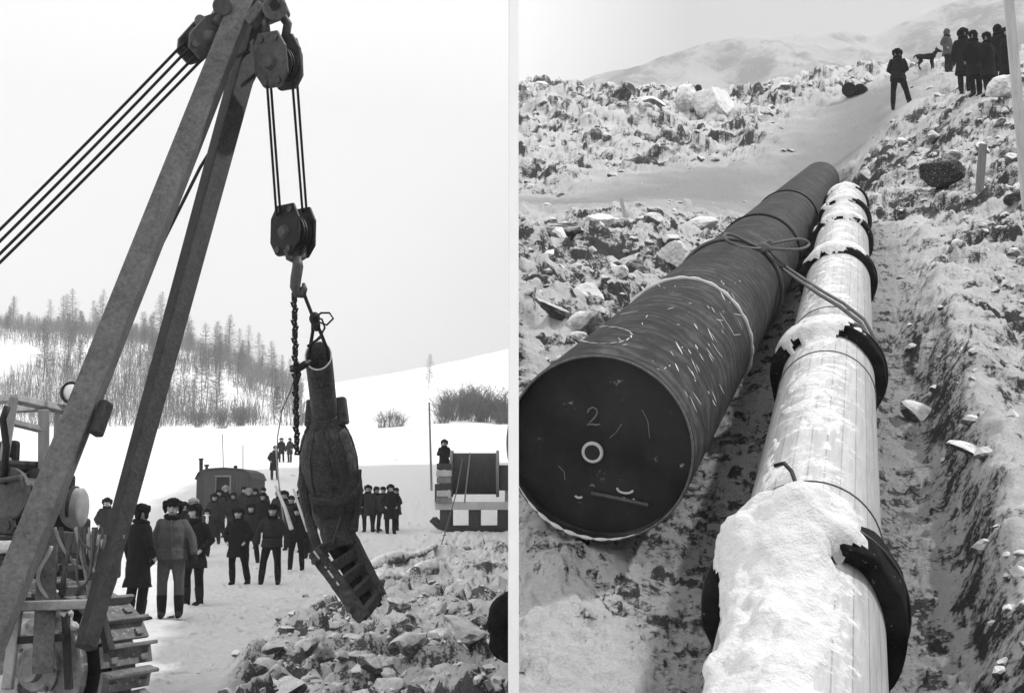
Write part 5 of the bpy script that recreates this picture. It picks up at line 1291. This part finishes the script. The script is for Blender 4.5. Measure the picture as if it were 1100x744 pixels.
    for s0 in (cols[0][0] + .95, cols[1][0] + 1.2, cols[1][0] - .55):
        m = MB(); m.tube([V(((RB + .004) * math.cos(a), (RB + .004) * math.sin(a), s0)) for a in (2 * math.pi * k / 48 for k in range(48))], .004, 5, closed=True); mk(m, 'binding_wire', 'rope', smooth=True)
clad_pipe()

# rope tied round both pipes
def rope():
    def onA(px, py, l=.02): q, nn = ray_cyl(px, py, A0, dA, RA); return q + nn * l
    def onB(px, py, l=.03): q, nn = ray_cyl(px, py, B00, dB, RB); return q + nn * l
    k0 = onA(817, 270, .04)
    o = thing('rope', k0, 'stiff rope tied in a bow on the black pipe and stretched over the clad pipe', 'rope')
    q1, q2 = onA(838, 290, .03), onB(884, 328, .09)
    main = [k0, onA(826, 280, .03), q1] + [q1.lerp(q2, t) for t in (.25, .5, .75)] + [q2, onB(900, 341, .09), onB(918, 356, .08), onB(930, 372, .05), onB(938, 392, .03)]
    m = MB(); m.tube(main, .017, 8); m.build('taut_line', 'rope', o, smooth=True)
    m = MB(); m.tube([p + V((.035, .02, .028)) for p in main], .014, 8); m.build('taut_line', 'rope', o, smooth=True)
    def sm(pts, it=3):
        for _ in range(it):
            q = [pts[0]]
            for a, b in zip(pts[:-1], pts[1:]): q += [a.lerp(b, .25), a.lerp(b, .75)]
            pts = q + [pts[-1]]
        return pts
    Yk = k0.y
    for k in (0, .03):
        l = MB(); l.tube(sm([k0, at(805, 267, Yk - .2), at(788, 263 , Yk - .3), at(777, 256 - k * 60, Yk - .3), at(779, 250, Yk - .2), at(792, 254 + k * 60, Yk - .1), at(808, 263, Yk - .05), k0]), .015, 7); l.build('bow_loop', 'rope', o, smooth=True) if k == 0 else None
    l = MB(); l.tube(sm([k0, at(828, 262, Yk), at(845, 258, Yk + .1), at(862, 256, Yk + .3), at(871, 262, Yk + .4), at(862, 268, Yk + .2), at(840, 268, Yk), k0]), .015, 7); l.build('bow_loop', 'rope', o, smooth=True)
    l = MB(); l.tube(sm([k0, at(822, 261, Yk), at(829, 258, Yk), at(828, 264, Yk), k0]), .015, 7); l.build('bow_loop', 'rope', o, smooth=True)
    kn = MB(); kn.ell(k0 + V((0, 0, .02)), (.06, .05, .05)); kn.ell(k0 + V((.05, 0, .0)), (.04, .04, .05)); kn.ell(k0 + V((-.02, -.02, -.03)), (.05, .04, .03)); kn.build('knot', 'rope', o, smooth=True, remesh=.02)
    wr = MB(); st = (k0 - A0).dot(dA); fr = axis_frame(A0, dA)
    wr.tube([fr @ V(((RA + .02) * math.cos(a), (RA + .02) * math.sin(a), st)) for a in (2 * math.pi * k / 60 for k in range(60))], .02, 7, closed=True); wr.build('pipe_turn', 'rope', o, smooth=True)
rope()

# ------------------------------------------------------------------ trees
def tree_proto(seed, H, bushy=1.0):
    rr = random.Random(seed); tr = MB(); cr = MB()
    bend = [V((rr.gauss(0, .12), rr.gauss(0, .12), 0)) for _ in range(6)]
    pts = []; acc = V((0, 0, 0))
    for k in range(7): pts.append(V((acc.x, acc.y, H * k / 6 - (.3 if k == 0 else 0)))); acc += bend[min(k, 5)] * (H / 12)
    tr.tube(pts, [.085 * (H / 10) * (1 - k / 6.4) + .012 for k in range(7)], 6)
    def pos(t): i = min(5, int(t * 6)); return pts[i].lerp(pts[i + 1], t * 6 - i)
    nb = int(95 * bushy)
    for k in range(nb):
        t = .18 + .8 * (k / nb) ** .9; a = k * 2.4 + rr.uniform(-.4, .4); L = (1.05 - t) * H * .26 * rr.uniform(.5, 1.25) + .3
        b = pos(t); d = V((math.cos(a), math.sin(a), rr.uniform(-.15, .4))); e = b + d * L; e.z += L * .1
        cr.tube([b, b.lerp(e, .5) + V((0, 0, -.04 * L)), e], [.028, .022, .012], 3, cap=False)
        for j in range(7):
            s = b.lerp(e, rr.uniform(.2, 1)); q = s + V((rr.gauss(0, .35), rr.gauss(0, .35), rr.gauss(.05, .3))) * (L * .55 + .1)
            cr.tube([s, q], [.016, .008], 3, cap=False)
    return tr, cr
protos = []
for i, (H, bu) in enumerate(((11, 1.0), (9, .85), (13, .9), (7, 1.1), (5.5, 1.2), (8, .6))):
    protos.append(tree_proto(i + 1, H, bu) + (H,))
tree_sets = []
g_t = 'bare larches on the wooded hill'
LABS = ['tall bare larch standing on the wooded snow hill', 'thin bare larch standing on the wooded snow hill', 'very tall slender larch on the wooded snow hill', 'short bushy larch on the wooded snow hill', 'small dense larch on the wooded snow hill', 'sparse half bare larch on the wooded snow hill']
made = {}
def put_tree(i, p, s, rz, label=None, group=g_t):
    if i not in made:
        tr, cr, H = protos[i]; o = thing('larch_tree', (0, 0, 0), LABS[i], 'tree', g_t)
        a = tr.build('trunk', 'bark', o); b = cr.build('crown', 'twig', o); made[i] = (o, a, b)
    else:
        o0, a0, b0 = made[i]; o = o0.copy(); COL.objects.link(o)
        for c0 in (a0, b0): c = c0.copy(); COL.objects.link(c); c.parent = o
    o.location = p; o.rotation_euler = (0, 0, rz); o.scale = (s, s, s); o['label'] = label or LABS[i]; o['group'] = group
    return o
rt = random.Random(21)
def skyl(px): return np.interp(px, [-40, 0, 60, 120, 200, 260, 310], [392, 394, 396, 412, 432, 446, 458])
n = 0
while n < 150:
    px = rt.uniform(-40, 318); Y = rt.uniform(142, 235) if rt.random() < .8 else rt.uniform(205, 235)
    dens = np.interp(px, [-40, 60, 130, 240, 318], [.55, .6, 1.0, 1.0, .5])
    if rt.random() > dens: continue
    x = ray(px, 450)[0] * Y; z = f1(lambda a, b: hL(a, b, False), x, Y)
    if Y > 170 and px < 110 and Y < 205 and rt.random() < .6: continue
    i = rt.choice((0, 1, 1, 2, 3, 3, 4, 4, 5, 5)); sc = rt.uniform(.38, .75)
    put_tree(i, (x, Y, z - .1), sc, rt.uniform(0, 6.28)); n += 1
for px, Y, i, s, lab in ((44, 165, 0, .78, 'tall dark larch standing out near the left end of the hill'), (70, 175, 0, .66, 'dark larch right of the tallest one near the left end of the hill'), (219, 168, 0, .78, 'tallest larch right of the rear boom leg'), (235, 166, 2, .6, 'slender larch second right of the rear boom leg'), (255, 166, 5, .7, 'sparse pointed larch at the right shoulder of the hill'), (104, 200, 2, .55, 'slender larch on the hill crest left of the front boom leg')):
    x = ray(px, 450)[0] * Y; put_tree(i, (x, Y, f1(lambda a, b: hL(a, b, False), x, Y) - .1), s, px, lab)
for px, Y, i, s, lab in ((460, 260, 1, .8, 'lone thin larch on the pale far slope above the cable drum'),):
    x = ray(px, 450)[0] * Y; put_tree(i, (x, Y, f1(lambda a, b: hL(a, b, False), x, Y) - .1), s, px, lab, 'scattered far larches')
# undergrowth: brush nobody could count
def brush():
    m = MB(); rr = random.Random(31)
    def stick(p, h, sp): 
        q = p + V((rr.gauss(0, sp), rr.gauss(0, sp), h)); w = rr.uniform(.015, .035)
        m.tube([p, q], [w, w * .4], 3, cap=False)
        for _ in range(2):
            s = p.lerp(q, rr.uniform(.3, .8)); m.tube([s, s + V((rr.gauss(0, .35), rr.gauss(0, .35), h * rr.uniform(.15, .5)))], [w * .7, w * .3], 3, cap=False)
    for _ in range(13000):
        px = rr.uniform(-40, 325); Y = rr.uniform(132, 240); x = ray(px, 450)[0] * Y
        if vn(np.array([x / 6.0]), np.array([Y / 14.0]), 3)[0] < np.interp(px, [0, 120, 200], [.32, .33, .25]): continue
        stick(V((x, Y, f1(lambda a, b: hL(a, b, False), x, Y) - .05)), rr.uniform(.8, 3.0), .35)
    o = m.build('undergrowth', 'twig_pale', None); tag(o, 'pale bare brushwood covering the wooded snow hill', 'undergrowth', kind='stuff')
brush()
def bush_proto(seed, spread=1.6, H=2.6, n=70):
    rr = random.Random(seed); m = MB()
    for _ in range(n):
        b = V((rr.gauss(0, .35), rr.gauss(0, .35), -.1)); e = b + V((rr.gauss(0, spread * .5), rr.gauss(0, spread * .5), H * rr.uniform(.5, 1)))
        mid = b.lerp(e, .5) + V((0, 0, .2)); m.tube([b, mid, e], [.02, .016, .007], 3, cap=False)
        for _ in range(5):
            s = mid.lerp(e, rr.random()); m.tube([s, s + V((rr.gauss(0, .3), rr.gauss(0, .3), rr.uniform(.1, .6)))], [.014, .006], 3, cap=False)
    return m
bps = []
for k in range(3):
    o = bush_proto(70 + k, n=46).build('bare_bush', 'twig', None); bps.append(o)
rb = random.Random(9); first = [True] * 3
def put_bush(px, Y, s, label, group):
    k = rb.randrange(3); o = bps[k]
    if first[k]: first[k] = False
    else: o = bps[k].copy(); COL.objects.link(o)
    x = ray(px, 450)[0] * Y; o.location = (x, Y, f1(lambda a, b: hL(a, b, False), x, Y) - .1); o.scale = (s, s, s); o.rotation_euler = (0, 0, rb.uniform(0, 6)); tag(o, label, 'bush', group)
for px, Y, s in ((410, 128, .62), (418, 129, .8), (427, 130, .68), (433, 131, .4)): put_bush(px, Y, s, 'bare bush in the small clump right of the hanging valve', 'small clump of bushes right of the valve')
for k in range(34):
    px = 466 + 80 * rb.random(); put_bush(px, rb.uniform(132, 160), rb.choice((.5, .7, .9, 1.1, 1.5)) * min(1, .45 + (px - 466) / 50), 'bare bush in the broad thicket above the cable drum', 'thicket above the cable drum')
for k in range(16):
    px = rb.uniform(150, 330); put_bush(px, rb.uniform(128, 140), rb.uniform(.35, .8), 'low bare bush at the foot of the wooded hill', 'low bushes at the foot of the hill')
for k in range(3):
    if first[k]: bpy.data.objects.remove(bps[k])

# ------------------------------------------------------------------ winter haze in the air
hm = bpy.data.materials.new('winter_haze'); hm.use_nodes = True; hn = hm.node_tree; hn.nodes.remove(hn.nodes['Principled BSDF'])
pv = N(hn, 'ShaderNodeVolumePrincipled'); pv.inputs['Density'].default_value = .00065; pv.inputs['Color'].default_value = g3(.97); pv.inputs['Anisotropy'].default_value = .2
hn.links.new(pv.outputs[0], hn.nodes['Material Output'].inputs['Volume'])
m = MB(); m.box((0, 390, 150), (1700, 850, 304)); hz = m.build('haze', hm, None); tag(hz, 'thin pale winter haze', 'haze', kind='stuff')
# ------------------------------------------------------------------ light
SUN_EL, SUN_AZ = rad(50), rad(72)      # azimuth measured from +Y (away from the camera) towards +X
w = bpy.data.worlds.new('World'); S.world = w; w.use_nodes = True; nt = w.node_tree
bg = nt.nodes['Background']; bg.inputs['Strength'].default_value = .1
sky = N(nt, 'ShaderNodeTexSky', sky_type='NISHITA'); sky.sun_disc = False; sky.sun_elevation = SUN_EL; sky.sun_rotation = SUN_AZ; sky.dust_density = 4; sky.air_density = 1
bw = N(nt, 'ShaderNodeRGBToBW'); nt.links.new(sky.outputs[0], bw.inputs[0])
tc = N(nt, 'ShaderNodeTexCoord'); sx = N(nt, 'ShaderNodeSeparateXYZ'); nt.links.new(tc.outputs['Generated'], sx.inputs[0])
cl = noise_n(nt, 2.2, 5, .55, tc.outputs['Generated'])
mr = N(nt, 'ShaderNodeMapRange'); mr.inputs[1].default_value = .01; mr.inputs[2].default_value = .13; mr.inputs[3].default_value = 7.9; mr.inputs[4].default_value = 3.5
nt.links.new(sx.outputs[0], mr.inputs[0])
mz = N(nt, 'ShaderNodeMapRange'); mz.inputs[1].default_value = .30; mz.inputs[2].default_value = .85; mz.inputs[3].default_value = 1.0; mz.inputs[4].default_value = 2.4
nt.links.new(sx.outputs[2], mz.inputs[0]); mo = math_n(nt, 'MULTIPLY', mr.outputs[0], mz.outputs[0])
ov = math_n(nt, 'ADD', mo, math_n(nt, 'MULTIPLY', math_n(nt, 'SUBTRACT', cl, .5), 1.6))
col = mixc(nt, .85, bw.outputs[0], ov)
nt.links.new(col, bg.inputs['Color'])
sl = bpy.data.lights.new('sun', 'SUN'); sl.energy = 3.3; sl.angle = rad(2.0); so = bpy.data.objects.new('sun', sl); COL.objects.link(so)
d = V((math.sin(SUN_AZ) * math.cos(SUN_EL), math.cos(SUN_AZ) * math.cos(SUN_EL), math.sin(SUN_EL)))
so.rotation_euler = d.to_track_quat('Z', 'Y').to_euler()
vs = S.view_settings; vs.view_transform = 'Standard'; vs.look = 'None'; vs.gamma = 1; vs.use_curve_mapping = False; vs.exposure = .1
S.cycles.volume_bounces = 3
